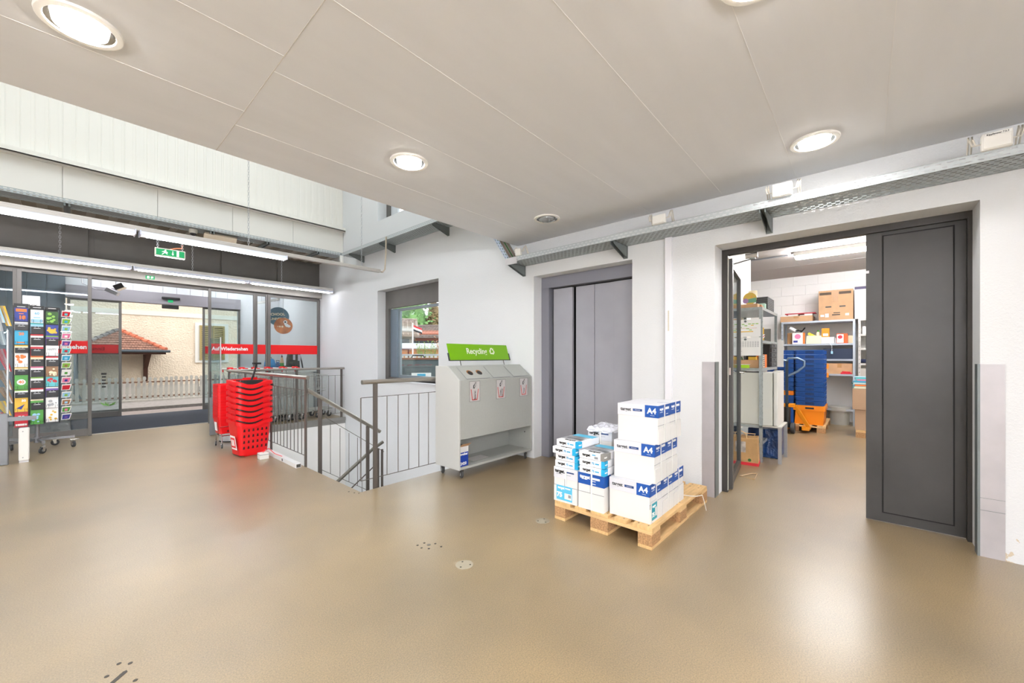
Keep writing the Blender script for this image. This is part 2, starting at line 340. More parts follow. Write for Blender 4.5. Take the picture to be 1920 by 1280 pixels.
f1 = leaf('window_1', -1.55, -.50, G, br=.1); f3 = leaf('window_2', 2.64, 2.855, G, br=.1, st=.03); band(f3, .0, .215)
f4 = leaf('window_3', 2.86, 3.955, G, br=.1, st=.06); band(f4, .06, 1.035)
f5 = leaf('window_4', -2.65, -1.55, G, br=.1); leaf('window_5', -3.75, -2.65, G, br=.1); leaf('window_6', -6.5, -3.75, G, br=.1)
d3 = leaf('door_3', .0, .79, 12.08, z1=2.50, g=GLB); band(d3, .05, .74, 1.37, 1.55, REDD)
txt('Eingang', .10, mat('print_dark_red', '#6d0508', .6), d3, (.40, -.009, 1.46), face='mir', sx=.9)
MB().box(.48, -.009, .56, .56, -.006, .60).box(.49, -.009, .50, .55, -.006, .53).box(.49, -.009, .43, .55, -.006, .46).box(.49, -.009, .36, .55, -.006, .39).box(.49, -.009, .29, .55, -.006, .32).m(0).build('sticker', BLACK, d3, loc=(.0, 0, .35))
d4 = leaf('door_4', 2.20, 2.98, 12.08, z1=2.50, g=GLB); band(d4, .05, .74, 1.37, 1.55, REDD)
# ------------------------------------------------------------------ window in the right wall
wf = bpy.data.objects.new('window_7', None); C.objects.link(wf); wf['kind'] = 'structure'
MB().box(4.13, WN0, 2.22, 4.19, WN1, WZ1).build('roller_shutter_box', DARKM, wf, bevel=.004)
MB().box(4.13, 6.86, WZ0, 4.19, WN1, 2.22).box(4.13, WN0, WZ0, 4.19, 5.16, 2.22).box(4.13, 5.16, WZ0, 4.19, 6.86, .90).build('window_frame', DARKM, wf)
MB().box(4.165, 6.62, .90, 4.25, 6.86, 2.21).build('guide_profile', mat('guide_blue', '#7f8c98', .35, metal=.5), wf, bevel=.01)
MB().box(4.19, 5.16, .90, 4.23, 5.22, 2.21).box(4.19, 6.56, .90, 4.23, 6.62, 2.21).box(4.19, 5.22, .90, 4.23, 6.56, .95).box(4.19, 5.22, 2.16, 4.23, 6.56, 2.21).build('sash', mat('sash_grey', '#8b969d', .4, metal=.3), wf)
MB().box(4.205, 5.22, .95, 4.212, 6.56, 2.16).build('pane', GLS, wf)
MB().box(3.93, WN0, WZ0-.02, 4.13, WN1, WZ0).build('window_sill', mat('sill_light', '#dcdfe3', .35), wf)
wf2 = bpy.data.objects.new('window_8', None); C.objects.link(wf2); wf2['kind'] = 'structure'
MB().box(4.15, 6.86, 3.89, 4.21, WN1, 5.5).box(4.15, WN0, 3.89, 4.21, 5.2, 5.5).box(4.15, 5.2, 3.89, 4.21, 6.86, 3.94).box(4.15, 5.2, 5.45, 4.21, 6.86, 5.5).build('window_frame', DARKM, wf2)
MB().box(4.18, 6.62, 3.94, 4.22, 6.86, 5.45).build('guide_profile', mat('guide_white', '#c8ccd0', .35), wf2)
MB().box(4.19, 5.2, 3.94, 4.197, 6.62, 5.45).build('pane', GLS, wf2)
# ------------------------------------------------------------------ lift
lf = bpy.data.objects.new('door_5', None); C.objects.link(lf); lf['kind'] = 'structure'
MB().box(4.12, LF0, 2.18, 4.30, LF1, 2.322).build('lift_header', LIFTF, lf, bevel=.002)
MB().box(4.12, 3.03, 0, 4.30, LF1, 2.18).build('lift_jamb', LIFTF, lf, bevel=.002)
MB().box(4.28, LF0, 0, 4.30, 3.03, 2.18).build('lift_shaft_gap', GAP, lf)
for y0, y1, x in [(2.71, 2.995, 4.175), (2.415, 2.672, 4.20), (2.16, 2.409, 4.20), (1.83, 2.158, 4.19)]:
    MB().box(x, y0, .01, x+.04, y1, 2.165).build('lift_door_panel', LIFTM, lf, bevel=.002)
# ------------------------------------------------------------------ storage double door
fr = bpy.data.objects.new('door_6', None); C.objects.link(fr); fr['kind'] = 'structure'
MB().box(4.20, DW0, 2.27, 4.26, DW1, 2.322).box(4.20, DW0, 0, 4.26, DW0+.022, 2.27).box(4.20, DW1-.05, 0, 4.26, DW1, 2.27).build('door_frame', mat('door_frame_dark', '#3c3936', .45, metal=.3), fr)
MB().box(4.20, .97, .02, 4.215, .978, 2.25).build('frame_seal', mat('seal_light', '#b8b4aa', .5), fr)
cl = MB().box(4.26, .74, 2.225, 4.30, .84, 2.27).build('door_closer', CHROME, fr, bevel=.004)
MB().box(4.26, .76, 2.215, 4.30, .80, 2.225).tube([(4.28, .78, 2.22), (4.38, 1.0, 2.205)], .006, 6).build('closer_arm', GALVD, cl)
lf1 = bpy.data.objects.new('door_7', None); C.objects.link(lf1); lf1['kind'] = 'structure'   # closed panelled leaf
MB().box(4.235, -.544, .012, 4.285, -.012, 2.295).build('leaf', DOORM, lf1, bevel=.002)
MB().box(4.2295, -.487, .082, 4.236, -.106, 2.243).build('groove', GAP, lf1)
MB().box(4.2285, -.479, .090, 4.236, -.114, 2.235).build('door_panel', DOORM, lf1, bevel=.001)
MB().box(4.228, -.03, 1.96, 4.236, -.012, 1.98).build('strike_plate', ALU, lf1)
lf2 = bpy.data.objects.new('door_8', None); C.objects.link(lf2); lf2['kind'] = 'structure'; lf2.location = (4.28, .985, 0); lf2.rotation_euler = (0, 0, math.radians(6.5))
MB().box(0, -.035, .012, .07, .035, 2.25).box(.92, -.02, .012, .95, .03, 2.25).box(.07, -.02, .012, .92, .03, .09).box(.07, -.02, 2.19, .92, .03, 2.25).build('leaf_frame', mat('leaf_dark', '#4c4a48', .4, metal=.4), lf2, bevel=.002)
MB().box(.07, -.0, .09, .92, .006, 2.19).build('pane', glass('glass_door', '#dfe6e4'), lf2)
MB().tube([(.80, -.02, 1.12), (.80, -.07, 1.12), (.68, -.07, 1.12)], .009, 8).build('door_handle', CHROME, lf2, smooth=True)
MB().box(-.002, -.018, 1.12, .001, .022, 1.19).build('lock_label', mat('label_pale', '#d9c9c4', .6), lf2)
for z in (.3, 1.1, 2.0): MB().box(-.01, .02, z, .02, .045, z+.1).build('hinge', GALV, lf2)
# steel corner guards on both sides of the opening
t = thing('corner_guard', 'brushed metal corner guard left of the storage doorway, behind the pallet', 'wall guard', (3.96, 1.025, 0))
MB().box(-.004, -.004, 0, 0, .11, 1.25).build('face_plate', PLATE, t); MB().box(-.004, -.004, 0, .12, 0, 1.25).build('side_plate', GALVD, t)
t = thing('corner_guard', 'brushed metal corner guard right of the storage doorway, beside the closed black leaf', 'wall guard', (3.96, -.566, 0))
MB().box(-.004, -.105, 0, 0, .012, 1.25).build('face_plate', PLATE, t); MB().box(-.0045, 0, .0, .08, .012, 1.25).build('side_plate', GALVD, t)
MB().box(-.0055, -.105, .30, -.004, .0, .303).box(-.0055, -.105, .38, -.004, .0, .382).build('scratch', GALVD, t, kind='stuff')
# conduit on wall
t = tag(MB().box(3.925, 1.405, 0, 3.96, 1.47, 2.47).build('cable_duct', mat('duct_white', '#e8e8ee', .4), bevel=.003), 'white vertical cable duct on the wall between lift and storage door', 'cable duct')
MB().box(3.923, 1.428, 1.55, 3.925, 1.44, 1.75).build('label_strip', mat('label_pale2', '#cfc8b8', .6), t)
# ------------------------------------------------------------------ storage room shell
SR = 3.0
struct('wall_storage_left', MB().box(4.30, 1.36, 0, 7.30, 1.56, SR).box(7.2, 1.56, 0, 7.3, 4.4, SR).box(4.30, 4.3, 0, 10.4, 4.4, SR), mat('storage_wall', '#e9e4d8', .75, bump=(60, .2, .005)))
wb = struct('wall_storage_back', MB().box(10.357, -3.0, 0, 10.46, 4.4, SR), mat('mortar', '#efece8', .9))
bm_ = mat('block_white', '#f3f1ee', .75, bump=(50, .25, .004))
for r in range(10):
    for c_ in range(14):
        y = -1.6+c_*.42+(.21 if r % 2 else 0)
        if r == 0 and c_ == 0: blk = MB().box(0, .0015, .0015, .03, .4185, .1985).mesh('block', bm_)
        child('block', blk, wb, (10.333-.003*((r*7+c_*3) % 3)/2, y, 1.0+r*.2))
struct('wall_storage_right', MB().box(4.3, -3.1, 0, 10.4, -3.0, SR), mat('storage_wall', '#e9e4d8', .75))
sc = struct('ceiling_storage', MB().box(4.30, -3.0, SR, 10.46, 4.4, SR+.1), mat('storage_ceiling', '#c8c2bd', .8))
for x0, y0, x1, y1 in [(6.25, -3, 6.256, 1.3), (9.1, -3, 9.106, 4)]: MB().box(x0, y0, SR-.002, x1, y1, SR).build('joint', jm, sc)
for y in (-.2, .9): MB().box(4.4, y, SR-.002, 10.3, y+.006, SR).build('joint', jm, sc)
tag(MB().tube([(7.98, 4.2, SR-.02), (7.98, .95, SR-.02)], .012, 8).build('conduit', TXTG), 'grey conduit along the storage room ceiling', 'conduit')
# ------------------------------------------------------------------ outside the entrance
GZ = -.02
struct('ground', MB().box(-30, 12.35, -.4, 60, 80, GZ-.08).box(4.3, -20, -.4, 60, 12.35, GZ-.08) , mat('ground_far', '#8b8a83', .9))
asph = mat('street_asphalt', '#8f827c', .9, var=(25, .12)); 
struct('street', MB().box(-8, 12.25, -.3, 12, 13.2, GZ), asph)
kb = struct('kerb', MB().box(-8, 13.2, -.3, 12, 13.32, GZ+.07), mat('kerb_stone', '#77726c', .9, var=(20, .2)))
struct('pavement', MB().box(-8, 13.32, -.3, 12, 14.85, GZ+.07), mat('pavement_grey', '#8f8782', .9, var=(15, .2)))
struct('garden_edge', MB().box(-8, 14.85, -.3, 12, 15.0, GZ+.13), mat('edge_stone', '#b1aaa0', .9, var=(12, .15)))
struct('garden_bed', MB().box(-8, 15.0, -.3, 12, 16.35, GZ+.06), mat('bed_grey', '#a49c90', .95))
STUC = mat('stucco_cream', '#d9c8b2', .9, var=(2.5, .06), bump=(22, 1.0, .03))
hs = thing('yellow_house', 'cream rendered house with shuttered window across the street from the entrance', 'house', (0, 16.3, 0))
MB().box(-8, 0, -.1, 6.5, .3, 7).build('facade', STUC, hs)
MB().box(-8, -.02, 2.55, 6.5, 0, 2.69).build('stone_band', mat('band_stone', '#d6cfc2', .8), hs)
MB().box(-8, -.015, -.1, 6.5, 0, .42).build('plinth', mat('plinth_grey', '#c6bdb0', .9, bump=(20, .5, .02)), hs)
MB().box(.55, -.03, -.05, 1.35, 0, .50).build('plinth_panel', mat('panel_pale', '#d8cfc8', .7), hs)
wdf = MB().box(2.77, -.05, 1.10, 3.67, 0, 2.40).build('window_surround', mat('surround_stone', '#d2cec6', .8), hs)
sh = mat('shutter_olive', '#958253', .7); shd = mat('shutter_dark', '#3d3a2c', .8)
for x0, x1 in ((2.88, 3.21), (3.23, 3.56)):
    s_ = MB().box(x0, -.085, 1.18, x0+.05, -.05, 2.32).box(x1-.05, -.085, 1.18, x1, -.05, 2.32).box(x0+.05, -.085, 1.18, x1-.05, -.05, 1.25).box(x0+.05, -.085, 2.25, x1-.05, -.05, 2.32).build('shutter', sh, hs)
    q = MB()
    for k in range(16):
        z = 1.26+k*.062; q.add([(x0+.05, -.078, z), (x1-.05, -.078, z), (x1-.05, -.058, z+.045), (x0+.05, -.058, z+.045)], [(0, 1, 2, 3)])
    q.build('slats', sh, s_, kind='stuff'); MB().box(x0+.05, -.056, 1.25, x1-.05, -.052, 2.25).build('shutter_back', shd, s_)
q = MB().box(2.86, -.03, .14, 3.10, 0, .34).build('cellar_window', mat('surround_stone', '#d2cec6', .8), hs); MB().box(2.88, -.04, .16, 2.97, -.03, .32).box(2.99, -.04, .16, 3.08, -.03, .32).build('pane', BLACK, q)
t = thing('downpipe', 'dark green-grey rain downpipe on the cream house, behind the postcard rack', 'pipe', (.16, 16.22, 0))
MB().tube([(0, 0, 1.48), (0, 0, .30), (.02, 0, .24), (.12, 0, .03), (.14, 0, -.0)], .045, 10).build('pipe', mat('pipe_slate', '#55636a', .5), t, smooth=True)
MB().lathe([(.055, .27), (.055, .30)], 10).lathe([(.055, .85), (.055, .88)], 10).build('pipe_clip', mat('pipe_slate', '#55636a', .5), t)
# tiled door canopy
t = thing('door_canopy', 'small hipped canopy roof with weathered red tiles over the house door', 'canopy', (1.0, 16.3, 0))
ap = Vector((0, 0, 2.06)); eL = Vector((-.93, -1.0, 1.47)); eR = Vector((.93, -1.0, 1.47)); bL = Vector((-.93, 0, 1.47)); bR = Vector((.93, 0, 1.47))
TIL = mat('tile_brown', '#8a6555', .85, var=(9, .35)); TIR = mat('ridge_tile_red', '#b5654a', .8, var=(6, .35))
MB().add([ap, eL, eR, bL, bR], [(0, 1, 2), (0, 3, 1), (0, 2, 4), (1, 3, 4, 2)]).build('roof_deck', mat('timber_dark', '#4a2c20', .8), t)
q = MB()
for r in range(9):
    f0, f1 = r/9, (r+1.35)/9; f1 = min(f1, 1)
    for c_ in range(-16, 16):
        xa = (c_+(.5 if r % 2 else 0))*.06; xb = xa+.054
        lim = .93*(1-f0)-.02
        if abs(xa) > lim or abs(xb) > lim: continue
        def P(x, f, up): return (x, -1.0*(1-f)-.0-up*.45, 1.47+.59*f+up)
        j = random.uniform(.008, .016)
        q.add([P(xa, f0, j+.02), P(xb, f0, j+.02), P(xb, f1, .008), P(xa, f1, .008), P(xa, f0, .004), P(xb, f0, .004)], [(0, 1, 2, 3), (4, 5, 1, 0), (4, 0, 3), (5, 2, 1)])
q.build('roof_tiles', TIL, t, kind='stuff')
for s_, e in ((-1, eL), (1, eR)):
    for k in range(8):
        a = e.lerp(ap, k/8); b_ = e.lerp(ap, (k+1.15)/8)
        MB().tube([a+Vector((0, 0, .035)), b_+Vector((0, 0, .02))], .062, 8, r2=.045).build('ridge_tile', TIR if (s_ > 0 or k < 3) else mat('ridge_tile_grey', '#77706c', .8, var=(6, .3)), t, smooth=True)
MB().tube([(-1.0, -1.05, 1.45), (1.02, -1.05, 1.45)], .04, 8).build('gutter', mat('gutter_dark', '#4b5258', .5, metal=.4), t)
MB().box(-.93, -1.0, 1.36, .93, -.95, 1.46).build('fascia', mat('timber_dark', '#4a2c20', .8), t)
for x in (-.6, .58):
    MB().prism([(x-.05, -.95, 1.36), (x-.05, -.82, 1.36), (x-.05, -.08, .95), (x-.05, -.02, .62), (x-.05, -.02, .55), (x-.05, -.0, 1.36)], (.10, 0, 0)).build('bracket', mat('timber_dark', '#4a2c20', .8), t)
# picket fence
t = thing('picket_fence', 'weathered grey wooden picket fence in front of the cream house', 'fence', (0, 15.08, 0))
FW = mat('picket_grey', '#a8a39a', .9, var=(14, .25, (1, 1, .2)))
pk = MB().prism([(-.035, 0, .04), (.035, 0, .04), (.035, 0, .22), (.022, 0, .25), (.035, 0, .28), (.035, 0, .56), (.018, 0, .60), (.036, 0, .64), (.036, 0, .69), (.02, 0, .72), (-.02, 0, .72), (-.036, 0, .69), (-.036, 0, .64), (-.018, 0, .60), (-.035, 0, .56), (-.035, 0, .28), (-.022, 0, .25), (-.035, 0, .22)], (0, .02, 0)).mesh('picket', FW)
for i in range(62): child('picket', pk, t, (-2.6+i*.1155, -.02+random.uniform(-.006, .006), random.uniform(-.02, .02)), (0, random.uniform(-.02, .02), 0))
for z in (.17, .58): MB().box(-2.7, .005, z-.02, 4.7, .035, z+.02).build('rail', mat('rail_brown', '#8b6a58', .9), t)
for x in (-1.6, .6, 2.6): MB().box(x, .035, 0, x+.06, .09, .66).build('post', FW, t)
t = thing('weed', 'small green weed tuft at the foot of the picket fence', 'weed', (.70, 14.2, GZ+.07)); q = MB()
for k in range(16):
    a = k*.4; q.add([(0, 0, 0), (.16*math.cos(a), .1*math.sin(a), .06+.03*(k % 3)), (.10*math.cos(a+.25), .08*math.sin(a+.25), .03)], [(0, 1, 2)])
q.build('leaves', mat('weed_green', '#76a04a', .8), t)
# ------------------------------------------------------------------ downlights
def downlight(x, y, on=True, label=''):
    t = thing('downlight', label, 'ceiling light', (x, y, CZ), 0, 'round recessed ceiling downlights')
    MB().lathe([(.108, -.002), (.112, -.012), (.135, -.010), (.138, 0)], 32, caps=False).build('trim_ring', WHITE, t, smooth=True)
    MB().lathe([(.110, -.006), (.09, -.002), (.02, 0)], 24, caps=False).build('reflector', CHROME, t, smooth=True)
    MB().lathe([(.088, -.005), (.086, -.016), (.06, -.028), (.02, -.034)], 24).build('lens', LENS if on else mat('lens_off', '#b9bcbc', .1, metal=.6), t)
    if on:
        d = bpy.data.lights.new('downlight_lamp', 'AREA'); d.shape = 'DISK'; d.size = .17; d.energy = DOWN_W; d.color = (1, .99, .985); d.spread = math.radians(170)
        child('downlight_lamp', d, t, (0, 0, -.036))
for x, y, l in [(.04, 2.57, 'lit round downlight in the ceiling at the top left of the picture'), (1.70, 2.54, 'lit round downlight above the gap between stairwell and lift'),
                (3.36, .25, 'lit round downlight above the storage doorway'), (1.74, .30, 'lit round downlight at the very top of the picture, partly cut off')]:
    downlight(x, y, True, l)
downlight(3.367, 2.50, False, 'unlit chrome downlight near the wall tray above the lift')
for x, y, l in [(.04, .28, 'lit downlight right above the viewer'), (1.74, -2.0, 'lit downlight behind the viewer'), (-1.6, 2.55, 'lit downlight left of the picture'),
                (-1.6, .28, 'lit downlight to the left of the viewer'), (-1.6, -2.0, 'lit downlight at the rear left'), (.04, -2.0, 'lit downlight at the rear centre'), (-3.6, 2.55, 'lit downlight far to the left'), (-3.6, -1, 'lit downlight far left at the rear')]:
    downlight(x, y, True, l)
# ------------------------------------------------------------------ suspended light rows
def chain(x, y, z0, z1, parent, m=None, s=.034, name='chain'):
    mb = MB(); n = int((z1-z0)/s)
    for i in range(n):
        z = z0+i*s; a = s*.62; w_ = .009
        if i % 2: p = [(x-w_, y, z), (x-w_, y, z+a*1.5), (x+w_, y, z+a*1.5), (x+w_, y, z)]
        else: p = [(x, y-w_, z), (x, y-w_, z+a*1.5), (x, y+w_, z+a*1.5), (x, y+w_, z)]
        mb.tube(p, .0026, 4, closed=True)
    return mb.build(name, m or mat('chain_zinc', '#c9ccd0', .4, metal=.6), parent)
PROF = mat('track_grey', '#c3bfba', .45, metal=.3); REFL = mat('reflector_white', '#dfe2f0', .35)
def light_row(y, z, x0, x1, tubes, xtrack, label, chains, bare=False):
    t = thing('light_row', label, 'ceiling light', (0, y, z))
    MB().box(x0, -.035, .055, xtrack, .035, .105).box(x0, -.037, .068, xtrack, .037, .072).box(x0, -.037, .088, xtrack, .037, .092).build('track', PROF, t, bevel=.002)
    for a, b_ in tubes:
        s = MB().box(a, -.012, .02, b_, .012, .055).build('fixture', REFL, t) if bare else MB().prism([(a, -.085, .015), (a, -.035, .055), (a, .035, .055), (a, .085, .015), (a, .080, .012), (a, .032, .050), (a, -.032, .050), (a, -.080, .012)], (b_-a, 0, 0)).box(a-.01, -.085, .0, a, .085, .055).box(b_, -.085, .0, b_+.01, .085, .055).build('fixture', REFL, t)
        MB().tube([(a+.05, 0, .008), (b_-.05, 0, .008)], .013, 10).build('tube', TUBEB if bare else TUBE, s, smooth=True)
        MB().box(a, -.012, -.006, a+.04, .012, .03).box(b_-.04, -.012, -.006, b_, .012, .03).build('lamp_socket', WHITE, s)
    for x, zt in chains: chain(x, 0, .105, zt-z, t)
    return t
light_row(6.10, 2.655, -6.3, 2.06, [(-5.9, -4.45), (-4.42, -2.92), (-2.90, -1.42), (-1.40, .50), (.55, 2.04)][:5], 3.50, 'front row of suspended strip lights, its bare track running on towards the window', [(1.60, TOP), (3.18, TOP), (-1.6, TOP), (-4.6, TOP)])
r2 = light_row(8.85, 2.70, -6.3, 3.93, [(-5.5, -4.0), (-3.97, -2.5), (-2.47, -.99), (-.96, .68), (.72, 2.30), (2.33, 3.90)], 3.93, 'rear row of suspended strip lights directly in front of the dark transom', [(-.07, 3.45), (1.47, 3.45), (2.90, 3.45), (-3, 3.45)])
for y_, l_ in ((-1.7, 'unseen bare light row added behind the viewer to brighten the ceiling'), (-3.9, 'rearmost unseen bare light row added behind the viewer to brighten the ceiling')):
    light_row(y_, 2.15, -6.2, .2, [(-6.0+1.55*k, -4.5+1.55*k) for k in range(4)], .3, l_, [(-5, CZ), (-1, CZ)], True)  # out-of-view rows added as fill for ceiling and floor
light_row(.9, 2.15, -6.2, -2.2, [(-6.0+1.55*k, -4.5+1.55*k) for k in range(2)], -2.4, 'unseen bare light row added left of the viewer to brighten the ceiling', [(-5, CZ), (-3, CZ)], True)  # one more out-of-view row added as fill from the left
t = thing('grey_cable', 'grey cable dropping from the wall tray to the end of the suspended track', 'cable', (3.50, 6.10, 2.73))
MB().tube([(0, 0, 0), (.06, 0, .0), (.10, 0, .06), (.13, .02, .35), (.14, .03, .62)], .012, 8).build('cable', mat('cable_beige', '#b9ab98', .6), t, smooth=True)
# exit sign
t = thing('exit_sign', 'green and white emergency exit sign hanging below the front light row', 'exit sign', (.80, 6.05, 2.50))
MB().box(-.135, -.022, -.045, .135, .022, .045).build('housing', mat('sign_housing', '#e8e2d8', .5), t, bevel=.004)
MB().box(-.125, -.026, -.035, .125, -.022, .035).build('green_face', EXITG, t); MB().box(-.13, -.02, -.048, .13, .02, -.045).build('lamp_strip', mat('exit_glow', '#fbfff4', .4, emit=5), t)
f = MB().box(-.035+.09, -.028, -.033, -.015+.09, -.026, .033)
f.prism([(.01, -.028, -.005), (.02, -.028, -.025), (.03, -.028, -.005)], (0, .002, 0)).box(.017, -.028, -.005, .023, -.026, .025)
f.lathe([(.008, -.028), (.008, -.026)], 8, (-.045, 0, .022), 'y').box(-.058, -.028, -.006, -.040, -.026, .014)
f.prism([(-.05, -.028, -.004), (-.03, -.028, -.02), (-.026, -.028, -.014), (-.044, -.028, .002)], (0, .002, 0)).prism([(-.058, -.028, -.004), (-.078, -.028, -.026), (-.07, -.028, -.028), (-.05, -.028, -.004)], (0, .002, 0)).prism([(-.045, -.028, .012), (-.024, -.028, .004), (-.024, -.028, -.002), (-.045, -.028, .005)], (0, .002, 0)).prism([(-.058, -.028, .014), (-.076, -.028, .004), (-.074, -.028, -.001), (-.056, -.028, .007)], (0, .002, 0))
f.build('pictogram', EXITW, t)
chain(-.11, 0, .045, .155, t, s=.02, name='hanger'); chain(.11, 0, .045, .155, t, s=.02, name='hanger')
MB().tube([(-.0, .02, .05), (.06, .02, .075), (.11, .03, .085), (.115, .03, .12)], .005, 6).build('orange_cable', mat('cable_orange', '#c9622e', .6), t)
# small exit sticker + sensors on the entrance header
t = thing('exit_sticker', 'tiny green running man sticker on the inner door header', 'sticker', (.98, 9.465, 2.70))
MB().box(-.06, -.004, -.03, .06, 0, .03).build('face', EXITG, t); MB().box(-.04, -.006, -.018, -.01, -.004, .018).box(.01, -.006, -.018, .02, -.004, .018).box(.025, -.006, -.01, .04, -.004, .018).build('pictogram', EXITW, t)
t = thing('door_sensor', 'black motion sensor with green sticker on the outer door header', 'sensor', (1.60, 12.02, 2.62))
MB().box(-.16, -.05, 0, .16, 0, .05).build('housing', BLACK, t, bevel=.01); MB().box(-.05, -.01, -.07, .04, 0, -.01).build('face', EXITG, t); MB().box(-.16, -.04, -.22, .14, 0, -.13).build('lower_housing', BLACK, t, bevel=.01)
t = thing('spotlight', 'open metal floodlight hanging crooked inside the vestibule', 'spotlight', (.66, 11.3, 2.62), -.4)
MB(Matrix.Rotation(.5, 4, 'Y')).box(-.14, -.06, -.08, .06, .06, .0).build('lamp_head', ALU, t, bevel=.01); MB(Matrix.Rotation(-.5, 4, 'Y')).box(.02, -.07, .0, .17, .07, .02).box(.02, -.075, .0, .17, -.06, .10).build('reflector_flap', CHROME, t)
MB().tube([(-.12, 0, 0), (-.3, 0, .02), (-.5, 0, .12), (-.55, 0, .55)], .008, 6).tube([(0, 0, .02), (0, 0, .57)], .01, 6).build('cable', ALU, t)
# ------------------------------------------------------------------ perforated cable trays
def perf(mb, o, u, v, L, Wd, rows, p=.05, hl=.028, hh=.009, th=.001):
    o = Vector(o); u = Vector(u).normalized(); v = Vector(v).normalized(); rh = Wd/rows
    def q(a0, a1, b0, b1):
        P = [o+u*a0+v*b0, o+u*a1+v*b0, o+u*a1+v*b1, o+u*a0+v*b1]; mb.add(P, [(0, 1, 2, 3)])
    for r in range(rows):
        b0 = r*rh; c0 = b0+(rh-hh)/2; c1 = c0+hh; q(0, L, b0, c0); q(0, L, c1, b0+rh)
        off = p*.5 if r % 2 else 0; a = 0; x = off+p*.2
        while x+hl < L: q(a, x, c0, c1); a = x+hl; x += p
        q(a, L, c0, c1)
    return mb
def tray(name, label, o, u, v, L, Wd=.30, lip=.055, rows=8, bp=.05, hh=.012):
    t = thing(name, label, 'cable tray', o); u = Vector(u); v = Vector(v)
    perf(MB(), (0, 0, 0), u, v, L, Wd, rows, hh=hh).build('tray_bottom', GALVD if False else GALV, t, kind='stuff')
    nrm = v
    l_ = perf(MB(), (0, 0, 0), u, (0, 0, 1), L, lip, 2, hh=.008).build('outer_lip', mat('galv_light', '#bcc3c6', .38, metal=.35), t, kind='stuff')
    MB().bar((0, 0, lip), Vector((0, 0, lip))+u*L, .003).build('lip_edge', GALV, t)
    MB().prism([Vector((0, 0, 0))+v*Wd, Vector((0, 0, lip))+v*Wd, Vector((0, 0, lip))+v*(Wd+.002), v*(Wd+.002)], u*L).build('inner_lip', GALV, t)
    cb = mat('cable_grey', '#8d8a84', .6)
    q = MB()
    for k in range(6): q.tube([v*(.05+k*.035)+Vector((0, 0, .012+.004*(k % 2))), v*(.05+k*.035)+u*L+Vector((0, 0, .012))], .008, 5)
    q.build('cables', cb, t)
    return t
def bracket(parent, p, out, m=GALVD, L=.30):   # p: point on the wall under the tray; out: unit vector towards the lip
    p = Vector(p); out = Vector(out); s = out.cross(Vector((0, 0, 1)))*.018
    MB().prism([p-s, p-s+Vector((0, 0, -.12)), p-s+Vector((0, 0, -.12))+out*.02, p-s+out*L+Vector((0, 0, -.03)), p-s+out*L], s*.25).prism([p+s, p+s+Vector((0, 0, -.12)), p+s+Vector((0, 0, -.12))+out*.02, p+s+out*L+Vector((0, 0, -.03)), p+s+out*L], s*.25).prism([p-s, p+s, p+s+out*L, p-s+out*L], (0, 0, -.003)).prism([p-s*1.4, p+s*1.4, p+s*1.4+Vector((0, 0, -.13)), p-s*1.4+Vector((0, 0, -.13))], out*.004).build('bracket', m, parent)
TY0, TY1 = -1.6, 3.33
tr1 = tray('cable_tray', 'long perforated metal cable tray on the right wall above lift and storage door', (3.655, TY0, 2.47), (0, 1, 0), (1, 0, 0), TY1-TY0)
for y in (3.36, 1.90, .60, -1.2): bracket(tr1, (.305, y-TY0 if y < 3.3 else TY1-TY0-.02, 0), (-1, 0, 0))
tr2 = tray('cable_tray', 'high cable tray on the stairwell wall left of the ceiling edge', (3.655, 3.92, 3.31), (0, 1, 0), (1, 0, 0), 3.88)
for y in (4.85, 6.37, 7.50): bracket(tr2, (.305, y-3.92, 0), (-1, 0, 0))
tr3 = tray('cable_tray', 'cable tray running below the white band over the entrance', (XL, 7.80, 3.31), (1, 0, 0), (0, 1, 0), 3.655-XL, hh=.008)
for x in (.0, 1.55, 2.35, 3.2, -1.6): MB().box(x-XL-.03, 0, -.04, x-XL-.012, .62, -.003).box(x-XL+.012, 0, -.04, x-XL+.03, .62, -.003).box(x-XL-.03, 0, -.006, x-XL+.03, .62, -.003).build('bracket', GALVD, tr3)
# sloping link between the two wall trays
t = thing('cable_tray', 'short steep tray piece with bundled cables at the ceiling edge', 'cable tray', (3.655, 3.33, 2.47))
uu = Vector((0, .58, .84)).normalized(); vv = Vector((1, 0, 0)); nn = vv.cross(uu)
perf(MB(), (0, 0, 0), uu, vv, 1.0, .30, 8, hh=.012).build('tray_bottom', GALV, t, kind='stuff')
perf(MB(), (0, 0, 0), uu, Vector((0, -.84, .58)), 1.0, .055, 2).build('outer_lip', mat('galv_blue', '#b9c4d6', .4, metal=.6), t, kind='stuff')
for k in range(9): MB().tube([Vector((.03+k*.03, -.008, .008)), Vector((.03+k*.03, -.008, .008))+uu*1.0], .009, 6).build('cable', mat(['cable_grey', 'cable_green', 'cable_grey', 'cable_brown'][k % 4], ['#8d8a84', '#3f6b2b', '#8d8a84', '#8a7763'][k % 4], .6), t)
MB().box(-.004, -.16, -.03, .002, .03, .05).build('joint_plate', ALU, t)
